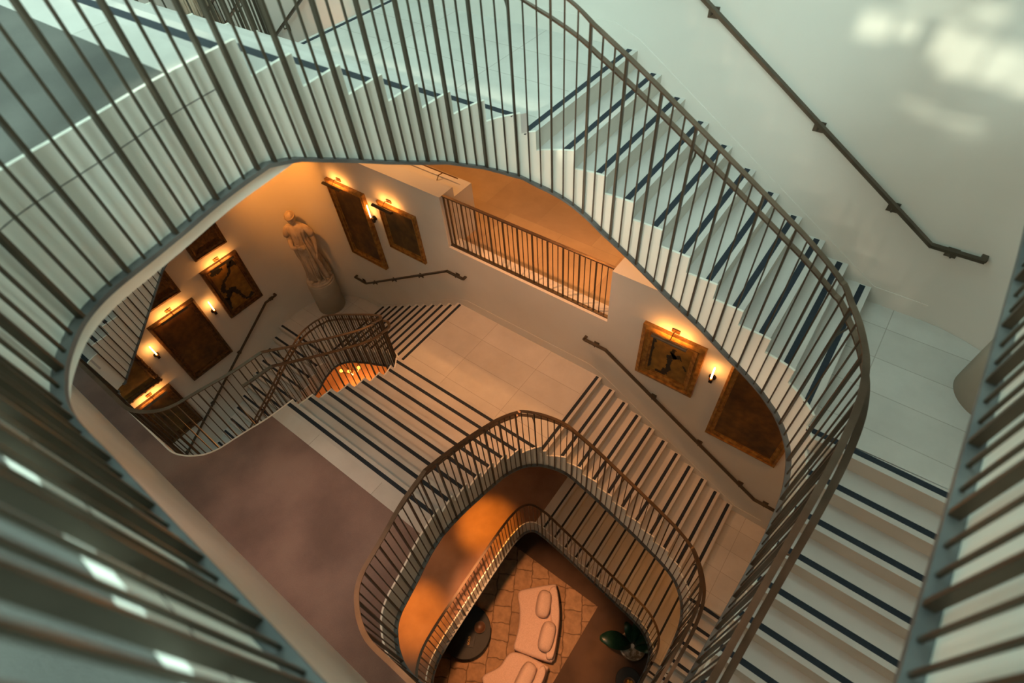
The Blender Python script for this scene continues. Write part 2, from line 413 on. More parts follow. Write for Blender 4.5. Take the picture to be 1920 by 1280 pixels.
# ------------------------------------------------------------------ floors
def curve_corner(n=10):          # rounded outer corner, from the back wall to the side wall
    cx, cy = XR-RC, YW-RC
    return [(cx+RC*math.sin(PI/2*i/n), cy+RC*math.cos(PI/2*i/n)) for i in range(n+1)]
def floor_poly(base, m, gallery, back, thick=.30):
    """upper landing with the bridge between the two wells"""
    half = [(XC, NA0-.16)]
    un = ua(NA0-.16)
    for u in reversed(rng(0, un, 4)): half.append(tuple(W(u, -.004)[0]))
    if gallery:
        for u in reversed(rng(32.6, 45, 4)): half.append(tuple(W(u, -.004)[0]))
        half += [(.9, 3.05), (XR, 3.15)]
    else:
        yb = NC0-12*T_
        for u in reversed(rng(uc(yb), 45, 4)): half.append(tuple(W(u, -.004)[0]))
        half += [(XR, yb)]
    half += [(XR, back), (XC, back)]
    for s in (1, -1):
        poly = [tuple(side(p, s)) for p in half]
        bm = bmesh.new(); prism(bm, poly, base-thick, base)
        struct(obj('floor', bm, m))
def landing_M(base):
    u0, u1 = ua(NA0+7*T_), ub(-2.40)
    e = [W(u, -.004)[0] for u in rng(u0, u1, 6)]
    half = [(p.x, p.y) for p in e] + [(-2.40-.0, YW)]
    # the last strip of the landing belongs to the first step of the side flights
    e = [W(u, -.004)[0] for u in rng(u0, ub(-2.56), 6)]
    half = [(p.x, p.y) for p in e] + [(-2.56, YW)]
    poly = half + [(2*XC-x, y) for x, y in reversed(half)]
    bm = bmesh.new(); prism(bm, poly, base-.35, base)
    return struct(obj('floor', bm, TILE))
def landing_C(base, s, xstart=.39, m=None):
    us = rng(ub(xstart), uc(NC0+.16), 6)
    e = [tuple(W(u, -.004)[0]) for u in us]
    poly = e + [(XR, NC0+.16)] + list(reversed(curve_corner())) + [(xstart, YW)]
    poly = [tuple(side(p, s)) for p in poly]
    bm = bmesh.new(); prism(bm, poly, base-.35, base)
    return struct(obj('floor', bm, m or TILEC))
TILEC = tiled('corner_landing_slabs', (.50, .49, .46), (.55, .54, .51), 5.0, .41, .67, 3.08, off=0)

floor_poly(L3, CARPET3, True, -3.4)
floor_poly(L2, CARPET, False, -.75)
for b_ in (M3, M2): landing_M(b_)
for b_ in (C3, C2):
    for s in (1, -1): landing_C(b_, s)

# stone borders in front of the central flights (inset in the carpet)
def border(base, s0):
    bm = bmesh.new(); y1, y0 = NA0-.155, .945
    e = [W(u, .0)[0] for u in rng(ua(y0), ua(y1), 4)]
    poly = [(p.x-.006, p.y) for p in e] + [(2*XC-p.x+.006, p.y) for p in reversed(e)]
    prism(bm, poly, base-.002, base+.003)
    return struct(obj('trim_1' if base == L3 else 'trim_2', bm, TILE))
border(L3, 0); border(L2, 0)

# ------------------------------------------------------------------ stairs
side_n = {1: 'east', -1: 'west'}
fa3 = flight_a(L3, 'broad central stone flight from grey carpeted top landing, navy grip strips, bluish light')
fa2 = flight_a(L2, 'broad central stone flight falling from brown carpet to the salmon lit landing')
fb, fc = {}, {}
fb[3, 1] = flight_b(M3, 1, 'pale stone flight with navy strips beneath the long black handrail of the plain wall')
fb[3, -1] = flight_b(M3, -1, 'uppermost stone flight far back beyond the top central flight')
fb[2, 1] = flight_b(M2, 1, 'stone flight descending below the two gilt framed paintings and tube sconce')
fb[2, -1] = flight_b(M2, -1, 'narrow looking flight with closely spaced black strips beside the statue landing')
fc[3, 1] = flight_c(C3, 1, 'wide grey beige stone flight in the lower corner beside the blurred near railing')
fc[3, -1] = flight_c(C3, -1, 'stone flight with peach treads glimpsed behind the slanting white stringer')
fc[2, 1] = flight_c(C2, 1, 'dim reddish stone flight squeezed between two railings below the terracotta landing')
fc[2, -1] = flight_c(C2, -1, 'shadowy stone flight running down beside the wall of large paintings')
UN = ua(NA0-.16)
for lv, base in ((3, L3), (2, L2)):
    for s in (1, -1):
        for fl, (a, b_) in ((fa3 if lv == 3 else fa2, (UN, 18.55)), (fb[lv, s], (18.55, 30.55)), (fc[lv, s], (30.55, uc(NC0-12*T_)))):
            keep(fascia('stringer', a, b_, base, s), fl)
        # edge of the upper landing
        f_ = fascia('trim_3' if lv == 3 else 'trim_4', -7.0 if lv == 3 else -4.6, UN, base, s, toprel=lambda u: 0)
        struct(f_)
        if lv == 3:
            bm = bmesh.new(); us = rng(-7.0, UN, 8); pts, ns = [], []
            for u in us:
                p, n = W(u, 0); q = side(p, s); pts.append((q.x, q.y, base-.135)); ns.append(sn(n, s))
            sweep(bm, pts, ns, [(-.004, -.0018), (.0012, -.0018), (.0012, .0018), (-.004, .0018)])
            j = obj('joint_line', bm, BLACK, f_)
        if lv == 3:
            pl = PT[0][1]
            save = plate_rel
            us = rng(32.6, 39.2, 6); bm = bmesh.new(); V = []
            for u in us:
                a, n = W(u, 0); c = W(u, -.022)[0]; a, c = side(a, s), side(c, s)
                V.append([bm.verts.new((q.x, q.y, z)) for q, z in ((a, base+.007), (c, base+.007), (c, base-.64), (a, base-.64))])
            for A, B in zip(V, V[1:]):
                for j in range(4): bm.faces.new((A[j], A[(j+1) % 4], B[(j+1) % 4], B[j]))
            struct(obj('trim_5', bm, FASCIA))

flat = lambda u: -.545
flatr = lambda u: 1.07
# railings
railing('near blurred railing along the grey top landing, foreground', -6.0, 10.6, L3, 1, grab=(9.6, 10.6), platef=flat, railf=flatr)
railing('tall close-up railing of the side gallery, out of focus before a pale fascia', 32.8, 39.9, L3, 1, platef=flat, railf=flatr)
railing('long curved railing sweeping from the top landing down the pale flights', 10.6, 40.2, L3, 1, grab=(10.6, 40))
railing('railing beyond the top central flight, thin bars against the warm far wall', 9.5, 40.2, L3, -1, grab=(10.2, 40))
railing('railing round the brown carpet edge with a sharp bend, above the golden carpet', -4.5, 10.6, L2, 1, grab=(9.6, 10.6), platef=flat, railf=flatr)
railing('arched railing above the golden lit carpet, between the salmon landing and the well', 10.6, 40.2, L2, 1, grab=(10.6, 40))
railing('curved railing over the brown carpet edge in front of the large paintings', -4.5, 10.6, L2, -1, grab=(9.6, 10.6), platef=flat, railf=flatr)
railing('dense looping railing below the statue, wrapping around the far opening', 10.6, 40.2, L2, -1, grab=(10.6, 40))

# ------------------------------------------------------------------ lower hall: landing L1, its flight, its railing, lobby
CP_TOP = CP
E1 = [(-1.2,-.62),(-2.0,-.60),(-2.45,-.50),(-2.78,-.28),(-2.96,.05),(-3.03,.45),(-3.06,.9),(-3.085,1.4),(-3.11,1.9),(-3.13,2.4),(-3.135,2.75),(-3.12,3.0),(-3.08,3.2),(-3.0,3.34),(-2.88,3.42),(-2.7,3.44),
      (-2.3,3.44),(-1.9,3.44),(-1.5,3.44),(-1.1,3.44),(-.7,3.44),(-.3,3.44),(.0,3.42),(.22,3.34),(.38,3.22),(.475,3.06),(.52,2.85),(.53,2.5),(.53,2.0),(.53,1.4),(.53,.8),(.53,.2),(.5,-.1),(.4,-.35),(.1,-.6),(-.5,-.62)]
CP = E1; NP_ = len(CP)
B1X = -2.575
def top1(u):
    p = W(u)[0]
    if u < 15.2: return 0
    if p.x < B1X: return 0
    if u < 26: return -R_*min(12, 1+int((p.x-B1X)/T_))
    if p.y > 3.0: return -12*R_
    return -12*R_ - R_*min(13, 1+int((3.0-p.y)/T_))
def plate1(u):
    p = W(u)[0]
    if u < 14: return -.45
    if u < 16.5: return lerp_tab([(14, -.45), (15.2, -.48), (16.5, -.42-R_*.475/T_)], u)
    if u < 24: return -R_*(p.x-B1X)/T_ - .42
    if u < 26.5: return lerp_tab([(22, -R_*(0-B1X)/T_-.42), (24, -R_*(.38-B1X)/T_-.42), (26.5, -2.46)], u)
    return -2.04-R_*(3.0-p.y)/T_-.35
def rail1(u):
    p = W(u)[0]
    if u < 15: return 1.07
    if u < 24: return min(1.07, -R_*(p.x-B1X)/T_+1.10)
    if u < 26.5: return lerp_tab([(24, -R_*(.38-B1X)/T_+1.10), (26.5, -.92)], u)
    return min(-.92, -2.04-R_*(3.0-p.y)/T_+1.15)
def plain_fascia(name, u0, u1, base, topf, botf, parent=None):
    cols = []
    for u in rng(u0, u1, 16):
        t = topf(u)
        if cols and abs(t-cols[-1][1]) > .01: cols.append((u, cols[-1][1])); cols.append((u, t))
        else: cols.append((u, t))
    bm = bmesh.new(); V = []
    for u, t in cols:
        a = W(u, 0)[0]; c = W(u, -.022)[0]
        V.append([bm.verts.new((q.x, q.y, z)) for q, z in ((a, base+t+.007), (c, base+t+.007), (c, base+botf(u)-.05), (a, base+botf(u)-.05))])
    for A, B in zip(V, V[1:]):
        for j in range(4): bm.faces.new((A[j], A[(j+1) % 4], B[(j+1) % 4], B[j]))
    bm.faces.new(V[0]); bm.faces.new(V[-1])
    return obj(name, bm, FASCIA, parent)
fl1 = thing('stair_flight', 'dark amber flight of stone steps at the deepest level, beyond the innermost railing', 'stair flight', (-1, 4.2, C1))
for k in range(12):
    z = L1-k*R_; x1 = B1X+k*T_; x0 = x1-T_ if k else x1-.3
    u0_, u1_ = [u_at(lambda u: W(u)[0].x > x, 14, 26) for x in (x0, x1)]
    e = [tuple(W(u0_+(u1_-u0_)*i/3, -.004)[0]) for i in range(4)]
    step(fl1, e+[(x1, YW), (x0, YW)], z, (x1-.101, x1-.055, e[-1][1]+.01, YW-.02), (1, 0))
soffit(fl1, [(B1X-.2, L1-.2), (B1X+11*T_, L1-11*R_-.2), (B1X+11*T_, L1-11*R_-.47), (B1X-.2, L1-.47)], 'y', 3.47, YW)
keep(plain_fascia('stringer', 14.8, 26, L1, top1, plate1), fl1)
struct(plain_fascia('trim_6', -4, 14.8, L1, lambda u: 0, plate1))
# L1 floor
e = [tuple(W(u, -.004)[0]) for u in rng(-1.5, u_at(lambda u: W(u)[0].x > B1X-.3, 14, 20), 5)]
poly = [(-1.5, -.62)] + e[2:] + [(B1X-.3, YW), (-10.32, YW), (-10.32, -6), (XR, -6), (XR, -.62), (-.5, -.62)]
bm = bmesh.new(); prism(bm, poly, L1-.35, L1); struct(obj('floor', bm, CARPET1))
us = rng(u_at(lambda u: W(u)[0].x > B1X+11*T_, 14, 27), u_at(lambda u: W(u)[0].y < 3.0, 23, 30), 5)
poly = [tuple(W(u, -.004)[0]) for u in us] + [(XR, 3.0)] + list(reversed(curve_corner())) + [(B1X+11*T_, YW)]
bm = bmesh.new(); prism(bm, poly, C1-.3, C1); struct(obj('floor', bm, TILEC))
fl0 = thing('stair_flight', 'lowest stone flight curling down to the lobby behind the innermost railing', 'stair flight', (1.3, 1.5, L0))
for k in range(1, 13):
    z = C1-k*R_; y1 = 3.0-k*T_; y0 = y1+T_
    poly = [(.545, y0), (.545, y1), (XR, y1), (XR, y0)]
    step(fl0, poly, z, (.56, XR-.03, y1+.055, y1+.101), (0, -1))
keep(plain_fascia('stringer', 26, 30.8, L1, top1, plate1), fl0)
railing('innermost railing with a tight bend, edging the golden carpet above the sofa', -3.5, 14.9, L1, 1, platef=plate1, railf=rail1)
railing('slender railing slanting down the amber flight to the lobby', 14.9, 30.5, L1, 1, platef=plate1, railf=rail1)
CP = CP_TOP; NP_ = len(CP)

bm = bmesh.new(); box(bm, -10.32, XR, -6, YW, L0-.2, L0); struct(obj('floor', bm, CARPET0))

# ------------------------------------------------------------------ walls
WM = PLASTER
def wall(name, bm): return struct(obj(name, bm, WM))
ZT = 5.6
# back wall: painting wall with parapet openings, lower part
xa, xb = 2*XC-.90+.0, .88
PZ = -5.21
bm = bmesh.new()
box(bm, 2*XC-xb, -5.655, YW, YW+.30, L0, PZ)         # west part up to parapet
box(bm, -5.655, -2.42, YW, YW+.30, L0, -6.27)        # below the opening
box(bm, -2.42, .3, YW, YW+.30, L0, PZ)
box(bm, .3, xb, YW, YW+.30, L0, C3-.2)
box(bm, 2*XC-xb, 2*XC-.3, YW, YW+.30, PZ, C3-.2)
wall('wall_back', bm)
# upper back wall, its lower edge follows the flights
bm = bmesh.new()
up = [(-4.06, M3-.35), (-2.5, M3-.35), (.3, C3-.35), (.3, C3-.2), (xb, C3-.2), (xb, ZT), (-4.06, ZT)]
vprism(bm, up, 'y', YW, YW+.30)
vprism(bm, [(2*XC-a, z) for a, z in up], 'y', YW, YW+.30)
wall('wall_back', bm)
# skirting panel let into the upper wall
def skirt(base, s, name):
    bm = bmesh.new(); nb = base-1.36 if False else base
    pts_lo = [(-2.5, nb+.004), (-2.5, nb+.205), (-2.42, nb+.115+.03), (.40, nb-R_*(.40+2.42)/T_+.045), (.45, nb-11*R_+.20), (xb, nb-11*R_+.20), (xb, nb-11*R_+.004), (.40, nb-11*R_+.004)]
    poly = [(XC, nb+.004), (XC, nb+.205), (-2.66, nb+.205), (-2.395, nb+.10), (.41, nb-11*R_+.19), (xb, nb-11*R_+.19), (xb, nb-11*R_-.1)]
    poly += [(.30, nb-11*R_-.1), (-2.45, nb-.25), (XC, nb-.25)]
    poly = [(side((a, 0), s).x, z) for a, z in poly]
    vprism(bm, poly, 'y', YW-.006, YW)
    return struct(obj(name, bm, WM))
skirt(M3, 1, 'baseboard_back'); skirt(M3, -1, 'baseboard_back'); skirt(M2, 1, 'baseboard_back'); skirt(M2, -1, 'baseboard_back')
# curved corners + side walls
for s, nm in ((1, 'wall_right'), (-1, 'wall_left')):
    bm = bmesh.new(); cc = curve_corner(24)
    outer = [(x+.28*(x-(XR-RC))/RC, y+.28*(y-(YW-RC))/RC) for x, y in cc]
    A = [[bm.verts.new((*side(p, s), z)) for z in (L0, ZT)] for p in cc]; B = [[bm.verts.new((*side(p, s), z)) for z in (L0, ZT)] for p in outer]
    for i in range(len(A)-1):
        bm.faces.new((A[i][0], A[i+1][0], A[i+1][1], A[i][1])); bm.faces.new((B[i][0], B[i][1], B[i+1][1], B[i+1][0]))
        bm.faces.new((A[i][1], A[i+1][1], B[i+1][1], B[i][1])); bm.faces.new((A[i][0], B[i][0], B[i+1][0], A[i+1][0]))
    bm.faces.new((A[0][0], A[0][1], B[0][1], B[0][0])); bm.faces.new((A[-1][0], B[-1][0], B[-1][1], A[-1][1]))
    o = wall(nm, bm)
    for p in o.data.polygons: p.use_smooth = abs(p.normal.z) < .1
    o.modifiers.new('e', 'EDGE_SPLIT').split_angle = math.radians(40)
    q = sorted([side((XR, 0), s).x, side((XR+.3, 0), s).x])
    wall(nm, BX(q[0], q[1], -6, YW-RC, L0, ZT))
# wall under the near landing
bm = bmesh.new(); box(bm, 2*XC-.5, .5, -.80, -.50, L2-.3, L3-.30); struct(obj('wall_front', bm, FASCIA))
SUN_D = Vector((.10, 1, -.60))
def on_south(x, y, z):
    k = (y+6.0); return (x-SUN_D.x*k, z-SUN_D.z*k)
gobo_holes = []  # made-up openings, placed to cast the sun patches
for (x0, x1, z0, z1) in ((-.62,-.42,-1.84,-1.66), (-.36,-.25,-1.80,-1.67), (-.10,.0,-1.90,-1.66), (.015,.20,-1.99,-1.70), (.245,.42,-1.99,-1.74),
                         (-.14,.10,-2.245,-2.215), (.0,.22,-2.305,-2.275), (.20,.44,-2.30,-2.265), (.26,.48,-2.37,-2.345),
                         (-.40,-.02,-1.60,-1.555), (.02,.2,-1.62,-1.53), (.46,.60,-2.02,-1.70)):
    a = on_south(x0, YW, z0); b_ = on_south(x1, YW, z1); gobo_holes.append((a[0]-.012, b_[0]+.012, a[1]-.01, b_[1]+.01))
a = on_south(-5.5, 3.72, M3); b_ = on_south(-2.5, 3.95, M3); gobo_holes.append((a[0], b_[0]-1.0, a[1]-.17, a[1]-.02)); gobo_holes.append((b_[0]-.95, b_[0], a[1]-.13, a[1]+.02))
gobo_holes.append((-3.36, -3.08, 3.10, 4.0))
xs = sorted({XL-.3, XR+.3, *[h[0] for h in gobo_holes], *[h[1] for h in gobo_holes]}); zs = sorted({L0, ZT, *[h[2] for h in gobo_holes], *[h[3] for h in gobo_holes]})
bm = bmesh.new()
for i in range(len(xs)-1):
    for j in range(len(zs)-1):
        cx_, cz_ = (xs[i]+xs[i+1])/2, (zs[j]+zs[j+1])/2
        if any(h[0] < cx_ < h[1] and h[2] < cz_ < h[3] for h in gobo_holes): continue
        box(bm, xs[i], xs[i+1], -6.05, -6.0, zs[j], zs[j+1])
wall('wall_front', bm)  # unseen south wall, pierced as a gobo for the sun

# ceiling with a skylight over the well
bm = bmesh.new()
for a in ((XL-.3, XR+.3, -6.3, .6), (XL-.3, XR+.3, 4.2, YW+.3), (XL-.3, -7.9, .6, 4.2), (-1.3, XR+.3, .6, 4.2)): box(bm, *a, ZT, ZT+.3)
struct(obj('ceiling', bm, WM))
SKYGL = emis('skylight_glow', (.62, .93, .86), .3)
sky = struct(obj('window_1', BX(-7.9, -1.3, .6, 4.2, ZT+.25, ZT+.28), SKYGL))

# ------------------------------------------------------------------ corridor beyond the parapet (level L2)
struct(obj('floor', BX(-10.32, XR, YW+.3, 10.0, L2-.3, L2), MARBF))
struct(obj('wall_far', BX(-10.32, XR, 10.0, 10.3, L2, M3-.35), WM))
struct(obj('wall_far', BX(-10.6, -10.32, YW+.3, 10.3, L2, M3-.35), WM))
struct(obj('wall_far', BX(XR, XR+.3, YW+.3, 10.3, L2, M3-.35), WM))
struct(obj('ceiling', BX(-10.6, XR+.3, YW+.3, 10.3, M3-.35, M3-.1), WM))
struct(obj('wall_parapet', BX(-9.0, -5.655, YW+.301, YW+.34, L2, PZ), WM))
struct(obj('wall_parapet', BX(-9.0, -5.655, YW+.34, YW+.80, L2, PZ-.19), WM))
struct(obj('wall_parapet', BX(-2.42, .3, YW+.301, YW+.36, L2, PZ), WM))
# little bronze rail on the sunken ledge
t = thing('ledge_rail', 'thin bronze rail on the bright sunken ledge behind the parapet', 'rail', (-7, 5.75, PZ-.19))
bm = bmesh.new(); tube(bm, [(-8.9, 5.70, PZ-.10), (-5.85, 5.70, PZ-.10)], .012, 8); keep(obj('rail_bar', bm, BRASS), t)
for x in (-8.4, -7.3, -6.2):
    bm = bmesh.new(); tube(bm, [(x, 5.70, PZ-.105), (x-.03, 5.62, PZ-.12), (x-.03, 5.56, PZ-.188)], .010, 6); keep(obj('rail_bracket', bm, BRASS), t)
# railing in the parapet opening
t = thing('parapet_railing', 'straight bronze railing filling the gap in the white parapet before the orange floor', 'railing', (-4.04, YW+.08, -6.27))
keep(obj('handrail', BX(-5.655, -2.42, YW+.055, YW+.105, PZ-.02, PZ), BRONZEH), t)
keep(obj('base_plate', BX(-5.655, -2.42, YW+.05, YW+.11, -6.268, -6.25), BRONZE), t)
n = 34
for k in range(n+1):
    x = -5.64+k*(3.205/n)
    o = bpy.data.objects.new('baluster', POSTME if k % 3 == 1 or k in (0, n) else BALME); C.objects.link(o); keep(o, t)
    o.location = (x, YW+.08, -6.25); o.scale = (1, 1, PZ-.02+6.25)

# ------------------------------------------------------------------ wall handrails
def wall_rail(label, pts, wallpt, brackets, mat=BRONZE):
    """pts on the rail; wallpt(p) gives the point on the wall behind p"""
    p0 = wallpt(Vector(pts[0]))
    t = thing('wall_handrail', label, 'handrail', p0)
    full = [wallpt(Vector(pts[0]))] + [Vector(p) for p in pts] + [wallpt(Vector(pts[-1]))]
    bm = bmesh.new()
    for a, b_ in zip(full, full[1:]):
        d = (b_-a).normalized()
        tube(bm, [a - d*.0, b_ + d*.012], .033, 4, .62)
    keep(obj('rail_bar', bm, mat), t)
    for f in brackets:
        k = int(f); a = Vector(pts[k]).lerp(Vector(pts[min(k+1, len(pts)-1)]), f-k); w = wallpt(a)
        bm = bmesh.new(); n = (a-w).normalized(); s_ = n.cross(Vector((0, 0, 1)))
        c = w + Vector((0, 0, -.06)); e = .045
        vv = [c+s_*x_+Vector((0, 0, z_))+n*y_ for y_ in (0, .012) for x_, z_ in ((-e, -e), (e, -e), (e, e), (-e, e))]
        vs = [bm.verts.new(v) for v in vv]
        for f_ in ((0, 3, 2, 1), (4, 5, 6, 7), (0, 1, 5, 4), (1, 2, 6, 5), (2, 3, 7, 6), (3, 0, 4, 7)): bm.faces.new([vs[i] for i in f_])
        tube(bm, [c, a+Vector((0, 0, -.06)), a], .009, 6)
        keep(obj('rail_bracket', bm, mat), t)
    return t
bw = lambda p: Vector((p.x, YW, p.z)); lw = lambda p: Vector((XL, p.y, p.z)); rw = lambda p: Vector((XR, p.y, p.z))
yr = YW-.08
def brail(base, s, label, br):
    pts = [(-2.76, yr, base+.895), (-2.36, yr, base+.895), (.60, yr, base-11*R_+.86), (.99, yr, base-11*R_+.865)]
    return wall_rail(label, [(*side(p[:2], s), p[2]) for p in pts], bw, br)
brail(M3, 1, 'long black handrail slanting down the large pale plain wall', [.5, 1.21, 1.59, 1.865, 2.45])
brail(M3, -1, 'black handrail glimpsed behind the top central flight on the far wall', [.5, 1.2, 1.5, 1.85, 2.45])
brail(M2, 1, 'bronze handrail slanting below the framed painting with the crooked dark figure', [.5, 1.31, 1.62, 1.9, 2.45])
brail(M2, -1, 'bronze handrail with bent ends above the closely striped steps by the statue', [.5, 1.3, 1.63, 1.9, 2.45])
def crail(base, s, label):
    x = (XR-.08) if s > 0 else (XL+.08)
    return wall_rail(label, [(x, 3.45, base+.90), (x, 3.16, base+.90), (x, -.28, base-13*R_+.92), (x, -.55, base-13*R_+.92)], rw if s > 0 else lw, [.4, 1.32, 1.65, 1.97, 2.3])
crail(C2, -1, 'thin bronze handrail crossing the wall beneath the largest painting')
crail(C3, -1, 'bronze handrail on the outer wall behind the glimpsed peach treads')
crail(C3, 1, 'bronze handrail on the outer wall above the wide corner flight')

# ------------------------------------------------------------------ pictures
def picture(name, label, axis, h0, h1, z0, z1, fw, fmat, cmat, depth=.07, lamp=None, marks=None, ornate=False):
    """axis 'b': on the back wall (h = x, facing -y); 'l': on the west wall (h = y, facing +x)"""
    hc, zc = (h0+h1)/2, (z0+z1)/2; w, h = h1-h0, z1-z0
    o = thing(name, label, 'painting')
    if axis == 'b': o.location = (hc, YW, zc)
    else: o.location = (XL, hc, zc); o.rotation_euler = (0, 0, PI/2)
    # local frame: x along the wall, -y out of the wall
    def ring(bm, o0, o1, y0, y1, y2):
        a = [(-w/2+o0, -h/2+o0), (w/2-o0, -h/2+o0), (w/2-o0, h/2-o0), (-w/2+o0, h/2-o0)]
        b_ = [(-w/2+o1, -h/2+o1), (w/2-o1, -h/2+o1), (w/2-o1, h/2-o1), (-w/2+o1, h/2-o1)]
        A0 = [bm.verts.new((x, 0, z)) for x, z in a]; A = [bm.verts.new((x, -y0, z)) for x, z in a]; B = [bm.verts.new((x, -y1, z)) for x, z in b_]; B0 = [bm.verts.new((x, -y2, z)) for x, z in b_]
        for i in range(4):
            j = (i+1) % 4
            bm.faces.new((A0[i], A0[j], A[j], A[i])); bm.faces.new((A[i], A[j], B[j], B[i])); bm.faces.new((B[i], B[j], B0[j], B0[i])); bm.faces.new((B0[i], B0[j], A0[j], A0[i]))
    bm = bmesh.new()
    ring(bm, 0, fw*.34, depth*.8, depth, .0)
    ring(bm, fw*.30, fw*.62, depth*.62, depth*.52, .0)
    ring(bm, fw*.58, fw*.80, depth*.66, depth*.5, .0)
    ring(bm, fw*.76, fw, depth*.36, depth*.28, .0)
    if ornate:
        for side_ in range(4):
            L_ = w if side_ % 2 == 0 else h; k = int(L_/.09)
            for i in range(k+1):
                t_ = -L_/2+L_*i/k; r = .022+.008*((i*7) % 3)
                p = {0: (t_, -h/2+.02), 1: (w/2-.02, t_), 2: (t_, h/2-.02), 3: (-w/2+.02, t_)}[side_]
                bmesh.ops.create_icosphere(bm, subdivisions=1, radius=r, matrix=Matrix.Translation((p[0], -depth*.7, p[1])))
    obj('frame', bm, fmat, o)
    bm = bmesh.new(); e = fw-.01; box(bm, -w/2+e, w/2-e, -depth*.24, -.004, -h/2+e, h/2-e); cv = obj('canvas', bm, cmat, o)
    if marks:
        for pts, rad in marks:
            bm = bmesh.new(); y = -depth*.24-.0015
            P2 = [Vector((-w/2+e+(w-2*e)*a, 0, -h/2+e+(h-2*e)*b_)) for a, b_ in pts]
            L_, R2 = [], []
            fine = []
            for i in range(len(P2)-1):
                for q in range(6): fine.append((P2[i].lerp(P2[i+1], q/6), rad[i]+(rad[i+1]-rad[i])*q/6))
            fine.append((P2[-1], rad[-1]))
            for i, (p, r) in enumerate(fine):
                d = (fine[min(i+1, len(fine)-1)][0]-fine[max(i-1, 0)][0]).normalized(); nn = Vector((-d.z, 0, d.x))
                ja, jb = random.uniform(.8, 2.2), random.uniform(.8, 2.2)
                L_.append(bm.verts.new(p+nn*r*ja+Vector((0, y, 0)))); R2.append(bm.verts.new(p-nn*r*jb+Vector((0, y, 0))))
            for i in range(len(L_)-1): bm.faces.new((L_[i], R2[i], R2[i+1], L_[i+1]))
            for v in bm.verts: v.co.x = max(-w/2+e, min(w/2-e, v.co.x)); v.co.z = max(-h/2+e, min(h/2-e, v.co.z))
            obj('painted_patch', bm, INK, cv)
    if lamp: picture_lamp(o, axis, hc if lamp is True else lamp, z1, min(w*.55, .55))
    return o
LAMPS = []
def picture_lamp(pic, axis, hc, ztop, L_, power=1):
    t = thing('picture_light', 'slim brass picture light above ' + pic['lampof'] if 'lampof' in pic else 'slim brass picture light', 'lamp')
    z = ztop+.10
    if axis == 'b': t.location = (hc, YW, z)
    else: t.location = (XL, hc, z); t.rotation_euler = (0, 0, PI/2)
    obj('wall_plate', BX(-.06, .06, -.02, 0, -.03, .03), BRASS, t)
    bm = bmesh.new(); tube(bm, [(0, -.02, 0), (0, -.10, .05), (0, -.20, -.03)], .008, 6); obj('arm', bm, BRASS, t)
    # half-round hood
    bm = bmesh.new(); n = 8; A, B = [], []
    for k in range(n+1):
        a = PI*k/n+.35; y, zz = -.205-.042*math.cos(a), -.060+.042*math.sin(a)
        A.append(bm.verts.new((-L_/2, y, zz))); B.append(bm.verts.new((L_/2, y, zz)))
    for k in range(n): bm.faces.new((A[k], A[k+1], B[k+1], B[k]))
    bm.faces.new(A); bm.faces.new(B[::-1])
    hd = obj('shade', bm, BRONZE, t)
    md = hd.modifiers.new('s', 'SOLIDIFY'); md.thickness = .002
    LAMPS.append((t, axis, L_))
    return t

picture('framed_painting', 'tall brown painting in a wide gilt frame on the back wall beside the statue', 'b', -8.81, -7.72, -7.81, -5.90, .14, GILT, CV_BROWN, .10)
picture('framed_painting', 'smaller dark landscape painting in a gilt frame, between sconce and parapet railing', 'b', -7.35, -6.37, -7.0, -5.88, .12, GILT, CV_DARK, .07)
picture('framed_painting', 'wide gilt framed ochre painting with a crooked dark figure, above the slanting handrail', 'b', -1.82, -.88, -6.99, -5.86, .17, GILT, CV_FIELD, .09,
        marks=[([(.22, .03), (.42, .06), (.52, .2), (.52, .42), (.50, .55), (.60, .68)], [.02, .035, .03, .022, .03, .04]), ([(.55, .62), (.72, .68), (.8, .60)], [.03, .02, .004]),
               ([(.52, .68), (.56, .82), (.62, .80)], [.02, .014, .004]), ([(.02, .05), (.04, .4), (.02, .75), (.05, .97)], [.02, .02, .025, .03]), ([(.84, .50), (.90, .46), (.95, .38)], [.006, .012, .006])])
picture('framed_painting', 'huge plain amber brown painting partly hidden by the curved white stringer', 'b', -.51, .58, -7.66, -5.75, .11, GILT, CV_BROWN, .07)
picture('framed_painting', 'small dark figured painting topmost on the west wall, only its lower part showing', 'l', 2.40, 3.14, -6.88, -6.05, .11, GILTD, CV_FIG, .07)
picture('framed_painting', 'dark gilt framed ochre painting with ragged black patches, left of the statue', 'l', 2.34, 3.20, -8.51, -7.15, .13, GILTD, CV_FIELD, .08,
        marks=[([(.75, .99), (.85, .93), (.98, .95)], [.05, .09, .07]), ([(.05, .93), (.25, .95), (.5, .92)], [.02, .05, .02]), ([(.72, .9), (.66, .78), (.5, .72), (.3, .66), (.16, .55), (.12, .45)], [.02, .02, .018, .02, .035, .02]),
               ([(.1, .28), (.28, .42), (.42, .42), (.55, .28), (.62, .08)], [.03, .04, .05, .025, .02]), ([(.03, .05), (.04, .3), (.1, .32)], [.02, .04, .03]), ([(.62, .06), (.8, .03), (.97, .1)], [.02, .02, .03])])
picture('framed_painting', 'largest brown painting in a plain gilt frame in the middle of the west wall', 'l', .94, 1.95, -9.27, -7.52, .13, GILTD, CV_BROWN, .09)
picture('framed_painting', 'reddish figured painting cut by the slanting white stringer, high on the west wall', 'l', .75, 1.85, -7.24, -6.3, .12, GILTD, CV_FIG, .07)
picture('framed_painting', 'dark painting in a knobbly carved frame at the foot of the slanting stringer', 'l', -.62, .50, -8.72, -7.55, .12, GILTD, CV_OLIVE, .08, ornate=True)
